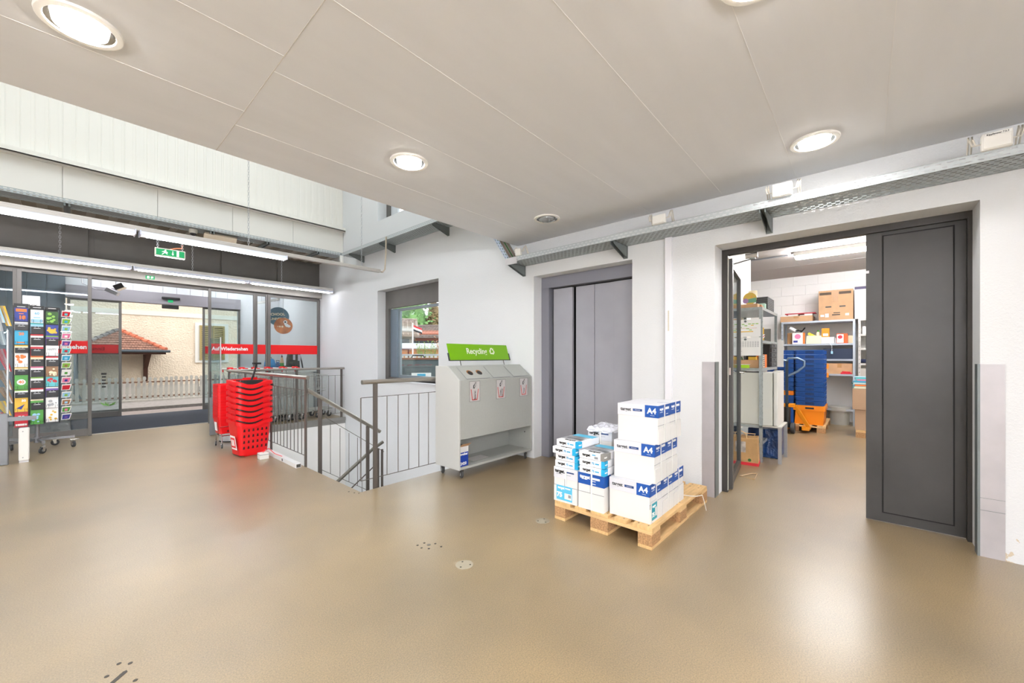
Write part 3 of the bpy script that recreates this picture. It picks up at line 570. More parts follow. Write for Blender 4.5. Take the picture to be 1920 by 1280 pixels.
# junction boxes
JB = mat('junction_white', '#e6e5e0', .5)
for (y, sy, sz, l) in [(3.14, .075, .085, 'small white junction box at the left end of the wall tray'), (1.42, .12, .085, 'white junction box on the tray above the lift'), (.47, .13, .10, 'white junction box on the tray left of the storage doorway lamp'), (-.585, .12, .10, 'white junction box on the tray at the right edge of the picture')]:
    t = thing('junction_box', l, 'junction box', (3.63, y, 2.525), 0, 'junction boxes on the wall tray')
    MB().box(0, -sy/2, 0, .045, sy/2, sz).build('housing', JB, t, bevel=.006)
    MB().box(-.006, -sy/2+.006, .006, 0, sy/2-.006, sz-.006).build('cover', JB, t, bevel=.004)
    for k in (-1, 1):
        for d in (0, .014): MB().tube([(.03, k*sy*.5, .05), (.03, k*(sy*.5+.02+d), .05), (.035, k*(sy*.5+.03+d), .09), (.06, k*(sy*.5+.03+d), .12), (.12, k*(sy*.5+.028+d), .03)], .005, 6).build('cable', mat('cable_white', '#cfcac0', .5), t, smooth=True)
    if y < 0: MB().box(-.0108, -sy*.44, sz-.024, -.010, sy*.42, sz-.010).build('label', TXTW, t); txt('Kippfenster 7.6.3', .013, TXTK, t, (-.0112, 0, sz-.017), '-x', sx=.95)
# dome camera, speaker box, sensor under the far tray
t = thing('dome_camera', 'small white dome camera below the cable tray over the entrance', 'security camera', (1.33, 7.95, 3.27))
MB().lathe([(.055, .04), (.055, .0), (.045, -.02)], 20).build('base', mat('cam_beige', '#d8d5cc', .4), t, smooth=True); MB().lathe([(.043, -.018), (.038, -.04), (.02, -.055), (.004, -.06)], 20).build('dome', mat('smoke', '#3a3a3c', .1), t, smooth=True)
t = thing('speaker_box', 'cream wedge-shaped speaker box hanging under the tray beside the dome camera', 'speaker', (1.68, 7.95, 3.20))
MB().prism([(-.21, -.06, .10), (-.23, -.11, .06), (-.23, -.06, -.02), (-.21, .08, -.02), (-.21, .08, .10)], (.44, 0, 0)).build('housing', mat('speaker_cream', '#d9cbb6', .5), t, bevel=.004)
MB().box(-.15, .0, -.024, .16, .06, -.02).build('grille', mat('grille_tan', '#b3a184', .7), t)
t = thing('beacon', 'small white sensor hanging at the corner of the two high trays', 'sensor', (3.62, 7.75, 3.20)); MB().box(-.03, -.03, -.04, .03, .03, .10).build('housing', JB, t, bevel=.008); MB().tube([(0, 0, .1), (0, .03, .14)], .008, 6).build('arm', GALVD, t)
# ------------------------------------------------------------------ balustrades
def rail_run(name, label, cat, P, Q, posts, hz=1.05, top=.90, bot=.10, bars=8, barr=.007, postw=.022, postz0=0, ext=.0, hr=.022, frame_ext=0, barz=None):
    """straight guard rail from P to Q (xy), flat"""
    t = thing(name, label, cat, (P[0], P[1], 0)); d = Vector((Q[0]-P[0], Q[1]-P[1], 0)); L = d.length; d.normalize()
    MB().tube([d*(-ext)+Vector((0, 0, hz)), d*L+Vector((0, 0, hz))], hr, 14).build('handrail', HANDR, t, smooth=True)
    pm = MB().box(-postw, -.008, postz0, postw, .008, hz-.02).mesh('post', RAILM)
    ang = math.atan2(d.y, d.x)
    for s in posts: child('post', pm, t, tuple(d*s), (0, 0, ang))
    MB().bar(d*(-frame_ext)+Vector((0, 0, top)), d*L+Vector((0, 0, top)), .006).build('upper_rail', RAILM, t)
    MB().bar(d*(-frame_ext)+Vector((0, 0, bot)), d*L+Vector((0, 0, bot)), .006).build('lower_rail', RAILM, t)
    bm = MB().bar((0, 0, bot), (0, 0, top), .0072).mesh('baluster', RAILM)
    for s in bars: child('baluster', bm, t, tuple(d*s))
    if frame_ext: child('baluster', MB().bar((0, 0, bot), (0, 0, top), .009).mesh('baluster', RAILM), t, tuple(d*(-frame_ext)))
    return t
rail_run('guard_rail', 'guard rail in front of the stairwell running behind the recycling station', 'railing', (2.03, 3.62), (3.95, 3.62), [0], bars=[.13+.128*i for i in range(15)], ext=.14, frame_ext=.15, postz0=-.02)
sr = rail_run('guard_rail', 'guard rail on the left edge of the stairwell behind the red baskets', 'railing', (1.87, 4.90), (1.87, 8.30), [0.02, 1.20, 2.4, 3.35], bars=[.02+.118*i for i in range(1, 28) if i not in (10, 20)], ext=.04, postz0=-.02, bot=.13)
MB().prism([(0, 1.22, .90), (0, 1.22, .99), (0, 1.13, .90)], (.01, 0, 0)).build('gusset', RAILM, sr); MB().prism([(.0, .04, .88), (0, .04, .98), (0, -.06, .86)], (.01, 0, 0)).build('gusset', RAILM, sr)
rail_run('guard_rail', 'guard rail at the back of the stairwell in front of the shopping trolleys', 'railing', (1.87, 8.33), (3.95, 8.33), [1.13, 2.02], bars=[.13+.135*i for i in range(14)], postz0=-.27, bot=.10)
# ------------------------------------------------------------------ stairs
st = tag(bpy.data.objects.new('staircase', None), None, None, None, 'structure'); C.objects.link(st)
STC = mat('stair_concrete', '#b5b0a8', .7)
for k in range(6):
    MB().box(1.87+k*.17, 3.62, -.17*(k+1)-.03, 1.87+(k+1)*.17+.02, 4.86, -.17*(k+1)).build('step', STC, st)
MB().box(2.87, 3.62, -1.30, 3.95, 6.2, -1.19).build('landing', STC, st)
for k in range(8):
    MB().box(2.87-k*.22, 5.0, -1.19-.17*(k+1)-.03, 2.87-(k+1)*.22-.02, 6.2, -1.19-.17*(k+1)).build('step', STC, st)
sr = thing('stair_rail', 'sloping steel stair handrail with bars going down from the entrance level', 'railing', (1.89, 4.92, 0))
def sl(x): return -.667*x
MB().tube([(0, 0, .905), (.94, 0, .905+sl(.94))], .024, 14).build('handrail', HANDR, sr, smooth=True)
MB().bar((.06, 0, .30+sl(-.0)+.36), (1.0, 0, .66+sl(1.0)), .006).build('upper_rail', RAILM, sr)
MB().bar((.14, 0, -.06), (.98, 0, -.06+sl(.84)), .006).build('lower_rail', RAILM, sr)
for x in (.145, .76): MB().box(x-.022, -.008, -.40 if x < .3 else -.9, x+.022, .008, .885+sl(x)).build('post', RAILM, sr)
for x in (.27, .39, .505, .62, .89): MB().bar((x, 0, -.06+sl(x-.14)), (x, 0, .66+sl(x)), .0055).build('baluster', RAILM, sr)
sr = thing('stair_rail', 'lower stair handrail glimpsed through the opening in the floor', 'railing', (1.9, 5.05, 0))
MB().tube([(-.2, 0, -.72), (.90, 0, .03), (1.05, 0, .10)], .022, 12).build('handrail', mat('handrail_dark', '#6f6c64', .4, metal=.6), sr, smooth=True)
MB().bar((-.2, 0, -.98), (.95, 0, -.19), .012).build('upper_rail', RAILM, sr)
MB().box(.93, -.008, -1.6, .99, .008, .02).box(1.02, -.008, -1.6, 1.05, .008, .0).build('post', RAILM, sr)
for x in (.2, .33, .46, .6, .74): MB().bar((x, 0, -1.5), (x, 0, -.98+.687*(x+.2)), .0055).build('baluster', RAILM, sr)
for k, y_ in enumerate((5.4, 7.2)):  # unseen lamps added to lighten the walls below the floor opening
    t = thing('stair_fill_lamp', 'unseen round wall lamp added to brighten the lower stairwell, %s one' % ('near', 'far')[k], 'ceiling light', (2.9, y_, -3.19)); t.location = (1.875, y_, -1.2)
    MB().lathe([(.12, 0), (.12, .03)], 20, (0, 0, 0), 'x').build('base', WHITE, t); MB().lathe([(.11, .03), (.08, .06), (.02, .07)], 20, (0, 0, 0), 'x').build('globe', mat('fill_globe_glow', '#ffffff', .4, emit=45), t)
# white duct and little box on the floor along the rail
t = tag(MB().box(-.035, 0, .0, .025, 1.62, .05).build('floor_duct', mat('duct_white2', '#dcdcdc', .45), bevel=.002, loc=(1.80, 4.93, 0)), 'white rectangular cable duct lying on the floor under the rail', 'cable duct')
MB().box(-.028, -.002, .007, .018, .02, .043).build('open_end', mat('duct_hole', '#4a4744', .8), t); MB().box(-.0365, .42, .01, -.034, .45, .04).build('slot', BLACK, t)
t = thing('socket_box', 'small white connection box on the floor beside the red basket stack', 'junction box', (1.66, 5.72, 0))
MB().box(-.05, -.055, 0, .05, .055, .075).build('housing', JB, t, bevel=.004); MB().box(-.052, -.057, .055, .052, .057, .060).build('lid_seam', TXTG, t)
MB().tube([(0, 0, .075), (0, 0, .09), (.03, .01, .10), (.07, .02, .115), (.10, -.1, .062), (.12, -.3, .056)], .004, 6).build('red_cable', RED, t)
# ------------------------------------------------------------------ casters
def caster(parent, loc, r=.04, w_=.022, rz=0, fork=None, tyre=None):
    fork = fork or CHROME
    c_ = MB().lathe([(r*.55, r*2.05), (r*.55, r*2.2)], 12).prism([(-r*.5, -w_*.8, r*2.05), (-r*.4, -w_*.8, r*.8), (0, -w_*.8, r*.7), (r*.5, -w_*.8, r*2.05)], (0, .003, 0)).prism([(-r*.5, w_*.8, r*2.05), (-r*.4, w_*.8, r*.8), (0, w_*.8, r*.7), (r*.5, w_*.8, r*2.05)], (0, -.003, 0)).build('caster', fork, parent, loc=loc)
    c_.rotation_euler = (0, 0, rz)
    MB().lathe([(r*.8, -w_/2), (r, -w_*.3), (r, w_*.3), (r*.8, w_/2)], 20, (-r*.2, 0, r), 'y').build('wheel', tyre or RUBBER, c_, smooth=True)
    MB().lathe([(r*.45, -w_*.62), (r*.45, w_*.62)], 12, (-r*.2, 0, r), 'y').build('hub', mat('hub_grey', '#9a9c9c', .4, metal=.5), c_)
    return c_
# ------------------------------------------------------------------ recycling station
RX, RY = 2.73, 3.17
t = thing('recycling_station', 'light grey wheeled recycling station with three sloping lids', 'recycling bin', (RX, RY, 0)); BL, BD = 1.215, .40
prof = [(.40, .10), (.40, 1.195), (.20, 1.195), (0, 1.045), (0, .10)]
for x, m_ in ((0, BINL), (BL-.02, BING)): MB().prism([(x, a, b_) for a, b_ in prof], (.02, 0, 0)).build('side_panel', m_, t, bevel=.003)
MB().prism([(.02, a, b_) for a, b_ in [(.40, .42), (.40, 1.192), (.20, 1.192), (.003, 1.043), (.003, .42)]], (BL-.04, 0, 0)).build('bin_body', BING, t, bevel=.003)
MB().box(.02, .38, .12, BL-.02, .40, .42).build('back_panel', BING, t); MB().box(.02, .003, .10, BL-.02, .38, .125).build('bottom_shelf', BING, t, bevel=.003)
sl_ = Vector((0, .20, .15)).normalized(); nn = Vector((0, -.15, .20)).normalized(); o0 = Vector((0, 0, 1.045))
def onsl(x, s, up): return Vector((x, 0, 0))+o0+sl_*s+nn*up
for i, (a, b_) in enumerate([(.12, .47), (.53, .82), (.88, 1.16)]):
    MB().prism([onsl(a-.004, .016, .0012), onsl(b_+.004, .016, .0012), onsl(b_+.004, .229, .0012), onsl(a-.004, .229, .0012)], nn*.0006).build('lid_gap', TXTG, t)
    lid = MB().prism([onsl(a, .02, .001), onsl(b_, .02, .001), onsl(b_, .225, .001), onsl(a, .225, .001)], nn*.003).build('lid', BING, t)
    if i == 0:
        for cx in (.235, .375):
            def ring(r, up, n=20): return [onsl(cx+r*math.cos(2*math.pi*k/n), .12+r*math.sin(2*math.pi*k/n), up) for k in range(n)]
            MB().prism(ring(.042, .0042), nn*.001).build('hole_rim', mat('chip_brown', '#9b6a3a', .7), lid); MB().prism([p+Vector((0, -.008, -.006)) for p in ring(.034, .0056)], nn*.001).build('hole', BLACK, lid)
for (a, b_), s, sz in (((.145, .30), 'Batterien', .026), ((.562, .718), 'Tinten-\npatronen', .026), ((.973, 1.13), 'Toner', .026)):
    cx = (a+b_)/2
    q = MB().box(a, -.001, .81, b_, 0, 1.03).build('sticker', mat('sticker_silver', '#c9c6c4', .4, metal=.3), t)
    MB().box(a, -.0018, .81, a+.002, -.001, 1.03).box(b_-.002, -.0018, .81, b_, -.001, 1.03).box(a, -.0018, .81, b_, -.001, .812).box(a, -.0018, 1.028, b_, -.001, 1.03).build('sticker_border', TXTK, q)
    rm = MB()
    for s_ in (-1, 1): rm.prism([(cx+s_*.030, -.001, .825), (cx+s_*.038, -.001, .825), (cx+s_*.058, -.001, .945), (cx+s_*.050, -.001, .945)], (0, -.001, 0))
    rm.prism([(cx-.036, -.001, .825), (cx+.036, -.001, .825), (cx+.037, -.001, .834), (cx-.037, -.001, .834)], (0, -.001, 0)); rm.build('bin_drawing', mat('print_red', '#c62a22', .5), q)
    hd = MB()
    hd.prism([(cx-.022, -.001, .955), (cx-.008, -.001, .950), (cx+.012, -.001, .975), (cx+.024, -.001, 1.015), (cx+.012, -.001, 1.02), (cx-.004, -.001, 1.0), (cx-.02, -.001, .985)], (0, -.001, 0)); hd.build('hand_drawing', TXTK, q)
    h2 = MB().prism([(cx-.012, -.002, .966), (cx-.004, -.002, .962), (cx+.008, -.002, .980), (cx+.019, -.002, 1.012), (cx+.012, -.002, 1.012), (cx, -.002, .996)], (0, -.0006, 0)); h2.build('hand_inner', mat('sticker_silver', '#c9c6c4', .4, metal=.3), q)
    txt(s, sz, TXTK, q, (cx+.004, -.0016, .878), '-yv', bold=.02)
MB().box(.30, .10, .126, .55, .25, .1275).build('fallen_sticker', mat('sticker_silver', '#c9c6c4', .4, metal=.3), t)
for x, y in ((.08, .06), (.06, .35), (BL-.05, .06), (BL-.05, .35)): caster(t, (x, y, 0), .042, .026, 1.2 if x < .5 else .5)
MB().lathe([(.008, -.003), (.008, 0)], 8, (BL-.021, .1, .33), 'x').lathe([(.006, -.003), (.006, 0)], 8, (.95, .379, .36), 'y').build('screw', BLACK, t)
t = thing('recycling_sign', 'tilted bright green sign standing on top of the recycling station', 'sign', (2.86, 3.46, 1.196))
gs = Vector((0, .30, 1)).normalized()
MB().prism([gs*.065, Vector((1.0, 0, 0))+gs*.065, Vector((1.0, 0, 0))+gs*.262, gs*.262], (0, .006, 0)).build('green_panel', mat('sign_green', '#6fa800', .45), t)
q = MB().prism([Vector((-.01, -.008, 0))+gs*.055, Vector((1.01, -.008, 0))+gs*.055, Vector((1.01, -.008, 0))+gs*.066, Vector((-.01, -.008, 0))+gs*.066], (0, .02, 0))
for x in (-.01, 1.0): q.prism([Vector((x, -.008, 0))+gs*.055, Vector((x+.01, -.008, 0))+gs*.055, Vector((x+.01, -.008, 0))+gs*.15, Vector((x, -.008, 0))+gs*.15], (0, .02, 0))
q.build('sign_holder', mat('holder_dark', '#3a3d42', .4), t)
for x in (.15, .88): MB().tube([(x, 0, 0), Vector((x, .0, 0))+gs*.06], .004, 6).build('wire_leg', BLACK, t)
ta = math.atan2(.30, 1)
lt = txt('Recycling', .098, mat('sign_white', '#e9efdd', .5), t, Vector((.44, -.004, 0))+gs*.172, '-y', bold=.02, sx=.92, rot=(-ta, 0, 0))
rc = MB()
for k in range(3):
    R = Matrix.Rotation(k*2*math.pi/3, 3, 'Y')
    for poly in ([(-.030, -.036), (.012, -.036), (.012, -.020), (-.026, -.020)], [(.010, -.046), (.032, -.028), (.010, -.010)], [(-.030, -.036), (-.044, -.014), (-.032, -.006), (-.020, -.022)]):
        rc.prism([R @ Vector((x, 0, z)) for x, z in poly], (0, -.0015, 0))
q = rc.build('recycling_symbol', mat('sign_white', '#e9efdd', .5), t, loc=Vector((.70, -.003, 0))+gs*.175); q.rotation_euler = (-ta, 0, 0)
# toner carton in the station
t = thing('toner_carton', 'open blue and white toner carton on the lower shelf of the recycling station', 'box', (2.76, 3.20, .126))
BLU2 = mat('toner_blue', '#123a9c', .5)
MB().box(0, 0, 0, .125, .26, .21).build('carton_body', BLU2, t); MB().box(-.001, -.001, .15, .126, .261, .21).build('white_band', CARTON, t)
MB().prism([(0, 0, .21), (.125, 0, .21), (.135, -.04, .245), (-.0, -.04, .245)], (0, .003, 0)).build('flap', KRAFT, t)
txt('brother', .034, TXTW, t, (.062, -.003, .13), '-y', bold=.03); txt('2420', .042, TXTW, t, (.055, -.003, .03), '-y', bold=.03)
# ------------------------------------------------------------------ pallet and paper cartons
PX, PY = 2.60, 1.06
t = thing('pallet', 'wooden pallet under the white paper cartons in front of the lift', 'pallet', (PX, PY, 0), math.radians(-.6))
ws = [.145, .10, .145, .10, .145]; g_ = (.8-sum(ws))/4; y = 0
for i, w_ in enumerate(ws):
    MB().box(random.uniform(0, .008), y, .122, 1.2-random.uniform(0, .008), y+w_, .144).build('deck_board', WOOD, t, bevel=.002); y += w_+g_
for x in (0, .5275, 1.055): MB().box(x, 0, .100, x+.145, .8, .122).build('cross_board', WOODY, t, bevel=.002)
for x in (0, .5275, 1.055):
    for y in (0, .3275, .70):
        yy = .145 if y == .3275 else .10
        MB().box(x, y, .022, x+.145, y+yy, .100).build('block', CHIP, t, bevel=.002)
for y in (0, .3275, .70): MB().box(0, y, 0, 1.2, y+(.145 if y == .3275 else .10), .022).build('bottom_board', WOOD, t, bevel=.002)
nm = MB().lathe([(.006, 0), (.006, .0012)], 8).mesh('nail', mat('nail', '#7d6a4c', .6, metal=.3))
for x in (.04, .10, .57, .63, 1.09, 1.16):
    for y in (.04, .11, .22, .35, .45, .58, .70, .76): child('nail', nm, t, (x, y, .144))
t = thing('strap', 'loose white packing strap hanging over the right edge of the pallet', 'strap', (3.40, 1.04, .15))
MB().tube([(-.05, .25, .0), (.0, .03, .004), (.04, -.01, .0), (.13, -.03, -.01), (.15, -.035, -.05), (.17, -.05, -.145)], .003, 5).build('strap', mat('strap_white', '#e8e8e4', .4), t, smooth=True)
def carton(label, x, y, z, long_axis='y', h_=.27, endlabel=False, blue_front=True, group='white paper cartons on the pallet', band=.085, wj=0):
    t = thing('paper_carton', label, 'box', (x, y, z), wj, group)
    lx, ly = (.222, .305) if long_axis == 'y' else (.305, .222)
    MB().box(.002, .002, 0, lx-.002, ly-.002, h_-.003).build('carton_body', CARTON, t, bevel=.002)
    lid = MB().box(0, 0, h_-band, lx, ly, h_).build('lid', CARTONG, t, bevel=.0015)
    e = .0008
    if long_axis == 'y':       # long side faces the camera (-x), end faces -y
        MB().box(-e, 0, h_-band, 0, .095, h_).build('blue_print', BLUE, lid)
        txt('A4', .055, TXTW, lid, (-.002, .045, h_-band*.48), '-x', bold=.03)
        MB().box(-.002, .025, h_-band*.84, -.0012, .055, h_-band*.82).build('underline', TXTW, lid)
        txt('target', .034, TXTK, lid, (-.001, .240, h_-band*.48), '-x', bold=.02)
        MB().box(-e, .115, h_-band*.58, 0, .185, h_-band*.38).build('small_tag', NAVY, lid)
        MB().box(-.0014, .13, h_-band*.49, -.0008, .17, h_-band*.47).build('tag_line', TXTW, lid)
        MB().box(0, -e, h_-band, lx, 0, h_).build('blue_print', BLUE, lid)
        txt('target', .026, TXTW, lid, (.058, -.0015, h_-band*.32), '-y', bold=.03)
        MB().box(.13, -.0016, h_-band*.42, .195, -.0009, h_-band*.22).box(.03, -.0016, h_-band*.60, .08, -.0009, h_-band*.56).box(.14, -.0016, h_-band*.82, .18, -.0009, h_-band*.78).build('print', TXTW, lid)
        MB().box(lx/2-.006, -.004, .0, lx/2+.006, -.0016, h_).build('strap', mat('strap_white', '#e8e8e4', .4), t)
        MB().box(.004, -.004, .0, lx/2-.008, .001, .10).box(lx/2+.010, -.005, .0, lx-.004, .001, .13).build('flap', CARTON, t)
        MB().box(.0, -.0006, .128, lx, .0025, .130).build('seam', TXTG, t)
        if endlabel:
            q = MB().box(.008, -.0065, .01, .12, -.004, .15).build('label', CARTON, t)
            MB().box(.022, -.0072, .02, .112, -.0065, .135).build('cyan_print', mat('print_teal', '#1a95a8', .5), q); txt('75', .042, TXTW, q, (.045, -.0078, .055), '-y', bold=.05); txt('target', .024, TXTW, q, (.058, -.0078, .115), '-y', bold=.03)
            MB().box(.078, -.0078, .04, .106, -.0072, .10).build('barcode', CARTON, q)
    else:                      # end faces the camera (-x)
        if blue_front:
            MB().box(-e, 0, h_-band, 0, ly, h_).build('blue_print', BLUE, lid)
            txt('target', .036, TXTW, lid, (-.0015, ly-.06, h_-band*.34), '-x', bold=.04)
            MB().box(-.0014, .035, h_-band*.46, -.0008, .10, h_-band*.28).box(-.0014, .07, h_-band*.62, -.0008, .10, h_-band*.57).box(-.0014, .07, h_-band*.86, -.0008, .10, h_-band*.81).box(-.0014, .14, h_-band*.56, -.0008, .19, h_-band*.52).build('print', TXTW, lid)
            MB().box(0, -e, h_-band, .1, 0, h_).build('blue_print', BLUE, lid)
        else:
            txt('target.', .036, TXTK, lid, (-.0015, ly-.06, h_-band*.34), '-x', bold=.04)
            MB().box(-.0014, .03, h_-band*.40, -.0008, .10, h_-band*.28).build('small_tag', NAVY, lid)
            MB().box(-.0014, .06, h_-band*.62, -.0008, .10, h_-band*.59).box(-.0014, .14, h_-band*.62, -.0008, .20, h_-band*.59).build('print', TXTG, lid)
        MB().box(-.004, ly*.44, 0, -.0016, ly*.44+.012, h_).build('strap', mat('strap_white', '#e8e8e4', .4), t)
        MB().box(-.003, .004, .0, .001, ly-.004, .125).build('flap', CARTON, t); MB().box(-.0008, ly*.52, .125, .0, ly*.52+.002, h_-band).box(-.0035, 0, .125, .002, ly, .127).build('seam', TXTG, t)
        if endlabel:
            q = MB().box(-.0045, .045, .015, -.003, ly-.03, .13).build('label', TEALP, t)
            txt('75', .05, TXTW, q, (-.0055, ly-.06, .055), '-x', bold=.05); txt('target', .026, TXTW, q, (-.0055, ly-.075, .112), '-x', bold=.04)
            MB().box(-.0052, .05, .03, -.0045, .115, .075).box(-.0052, .06, .108, -.0045, .11, .118).build('barcode_field', CARTON, q); MB().box(-.0056, .055, .045, -.005, .08, .068).build('barcode', TXTG, q)
    return t
Z1, Z2, Z3 = .144, .415, .686
carton('lowest carton of the front tower with a cyan 75 label on its narrow end', 2.66, 1.10, Z1, endlabel=True)
carton('bottom layer carton directly behind the labelled one in the tower', 2.886, 1.10, Z1)
carton('single bottom carton at the rear right, standing free of the tower', 3.112, 1.10, Z1)
carton('middle carton of the front tower facing the viewer', 2.70, 1.082, Z2, wj=.01)
carton('middle layer carton at the back of the tower', 2.928, 1.086, Z2)
carton('top carton of the front tower facing the viewer', 2.722, 1.066, Z3, wj=-.01)
carton('top layer carton at the back of the tower, nearest the wall', 2.952, 1.068, Z3)
carton('leftmost carton on the pallet with white lid and light blue 75 label', 2.62, 1.655, Z1, 'x', endlabel=True, blue_front=False)
carton('carton with blue lid between the leftmost carton and the tower', 2.62, 1.425, Z1, 'x')
carton('hidden lower carton behind the reams of paper', 2.96, 1.52, Z1, 'x', blue_front=False)
carton('carton in torn plastic film behind the stacked reams', 2.96, 1.54, Z2, 'x', blue_front=False)
t = thing('plastic_film', 'crumpled clear plastic film lying on the carton behind the reams', 'film', (2.96, 1.54, .686)); q = MB()
n_ = 9
for i in range(n_+1):
    for j in range(n_+1): q.v.append(Vector((-.01+.33*i/n_, -.01+.24*j/n_, .004+random.uniform(0, .022)-(.03 if i == 0 or j == 0 else 0))))
for i in range(n_):
    for j in range(n_): a = i*(n_+1)+j; q.f.append([a, a+1, a+n_+2, a+n_+1]); q.mi.append(0)
q.build('film', mat('film_white', '#dfe1ec', .25, coat=.5), t)
INK = mat('ream_photo', '#8c8e92', .35, var=(14, .9)); 
def ream(label, x, y, z, rz=0, grey=False):
    t = thing('paper_ream', label, 'paper ream', (x, y, z), rz, 'wrapped paper reams on the pallet')
    MB().box(0, 0, .001, .297, .212, .053).build('wrapped_ream', PAPERW, t, bevel=.003)
    side = mat('ream_grey', '#8b8985', .4) if grey else CYAN
    MB().box(-.001, -.001, .003, .05 if not grey else .1, .028, .0535).build('corner_print', side, t)
    MB().box(.06, .02, .053, .20, .205, .0538).build('top_print', INK, t); MB().box(.20, .005, .053, .29, .205, .0539).build('top_cyan', TEALP, t)
    txt('target', .042, TXTK, t, (.035, .10, .0545), 'up', bold=.03)
    txt('target', .028, TXTK, t, (-.0015, .150, .030), '-x', bold=.04)
    if not grey: txt('75', .022, CYAN, t, (-.0015, .095, .028), '-x', bold=.03); MB().box(-.0012, .045, .022, -.0004, .078, .031).build('print', CYAN, t)
    else: MB().box(-.0012, .07, .033, -.0004, .10, .040).build('print', CYAN, t); MB().box(-.0012, .05, .010, -.0004, .08, .026).build('barcode', TXTG, t)
    MB().prism([(-.0008, .03, .004), (-.0008, .055, .004), (-.0008, .03, .045)], (.0008, 0, 0)).build('fold', mat('fold_line', '#dcdce6', .6), t)
    txt('target', .016, TXTW, t, (.022, -.002, .03), '-y', bold=.03)
ream('lowest ream of the left stack, above the leftmost carton', 2.63, 1.658, .415, .01); ream('second ream from the bottom of the left stack', 2.625, 1.655, .470, -.03)
ream('third ream from the bottom of the left stack', 2.612, 1.668, .525, .02); ream('topmost ream of the left stack, highest of all reams', 2.63, 1.652, .580, -.05)
ream('lowest ream of the right stack, on the blue lidded carton', 2.612, 1.418, .415, .0); ream('middle ream of the right stack', 2.622, 1.422, .470, .03); ream('topmost ream of the right stack with grey corner', 2.615, 1.424, .525, -.02, True)
# ------------------------------------------------------------------ red baskets
def rrect(w_, d, r, n=4):
    pts = []
    for cx, cy, a0 in ((w_/2-r, d/2-r, 0), (-w_/2+r, d/2-r, 90), (-w_/2+r, -d/2+r, 180), (w_/2-r, -d/2+r, 270)):
        for k in range(n+1): a = math.radians(a0+90*k/n); pts.append((cx+r*math.cos(a), cy+r*math.sin(a)))
    return pts
def densify(p, m_=4):
    out = []
    for i in range(len(p)):
        a, b_ = p[i], p[(i+1) % len(p)]; L = math.hypot(b_[0]-a[0], b_[1]-a[1]); k = max(1, int(L/.03))
        for j in range(k): out.append((a[0]+(b_[0]-a[0])*j/k, a[1]+(b_[1]-a[1])*j/k))
    return out
def loft(mb, loops, cap0=True, cap1=False):
    n = len(loops[0]); vs = [p for L in loops for p in L]; fs = []
    for i in range(len(loops)-1):
        for k in range(n): fs.append((i*n+k, i*n+(k+1) % n, (i+1)*n+(k+1) % n, (i+1)*n+k))
    if cap0: fs.append(tuple(range(n))[::-1])
    if cap1: fs.append(tuple((len(loops)-1)*n+k for k in range(n)))
    return mb.add(vs, fs)
def scl(p, sx, sy, z, off=0): return [(x*sx, y*sy, z) for x, y in p]
BW, BDp = .44, .40
base = densify(rrect(BW, BDp, .06))
def dip(x, y): return -.048*max(0, math.cos(min(1, abs(x+.05)/.165)*math.pi/2))*(1 if y < -BDp*.3 else .0)+.012*(1 if y > 0 else 0)
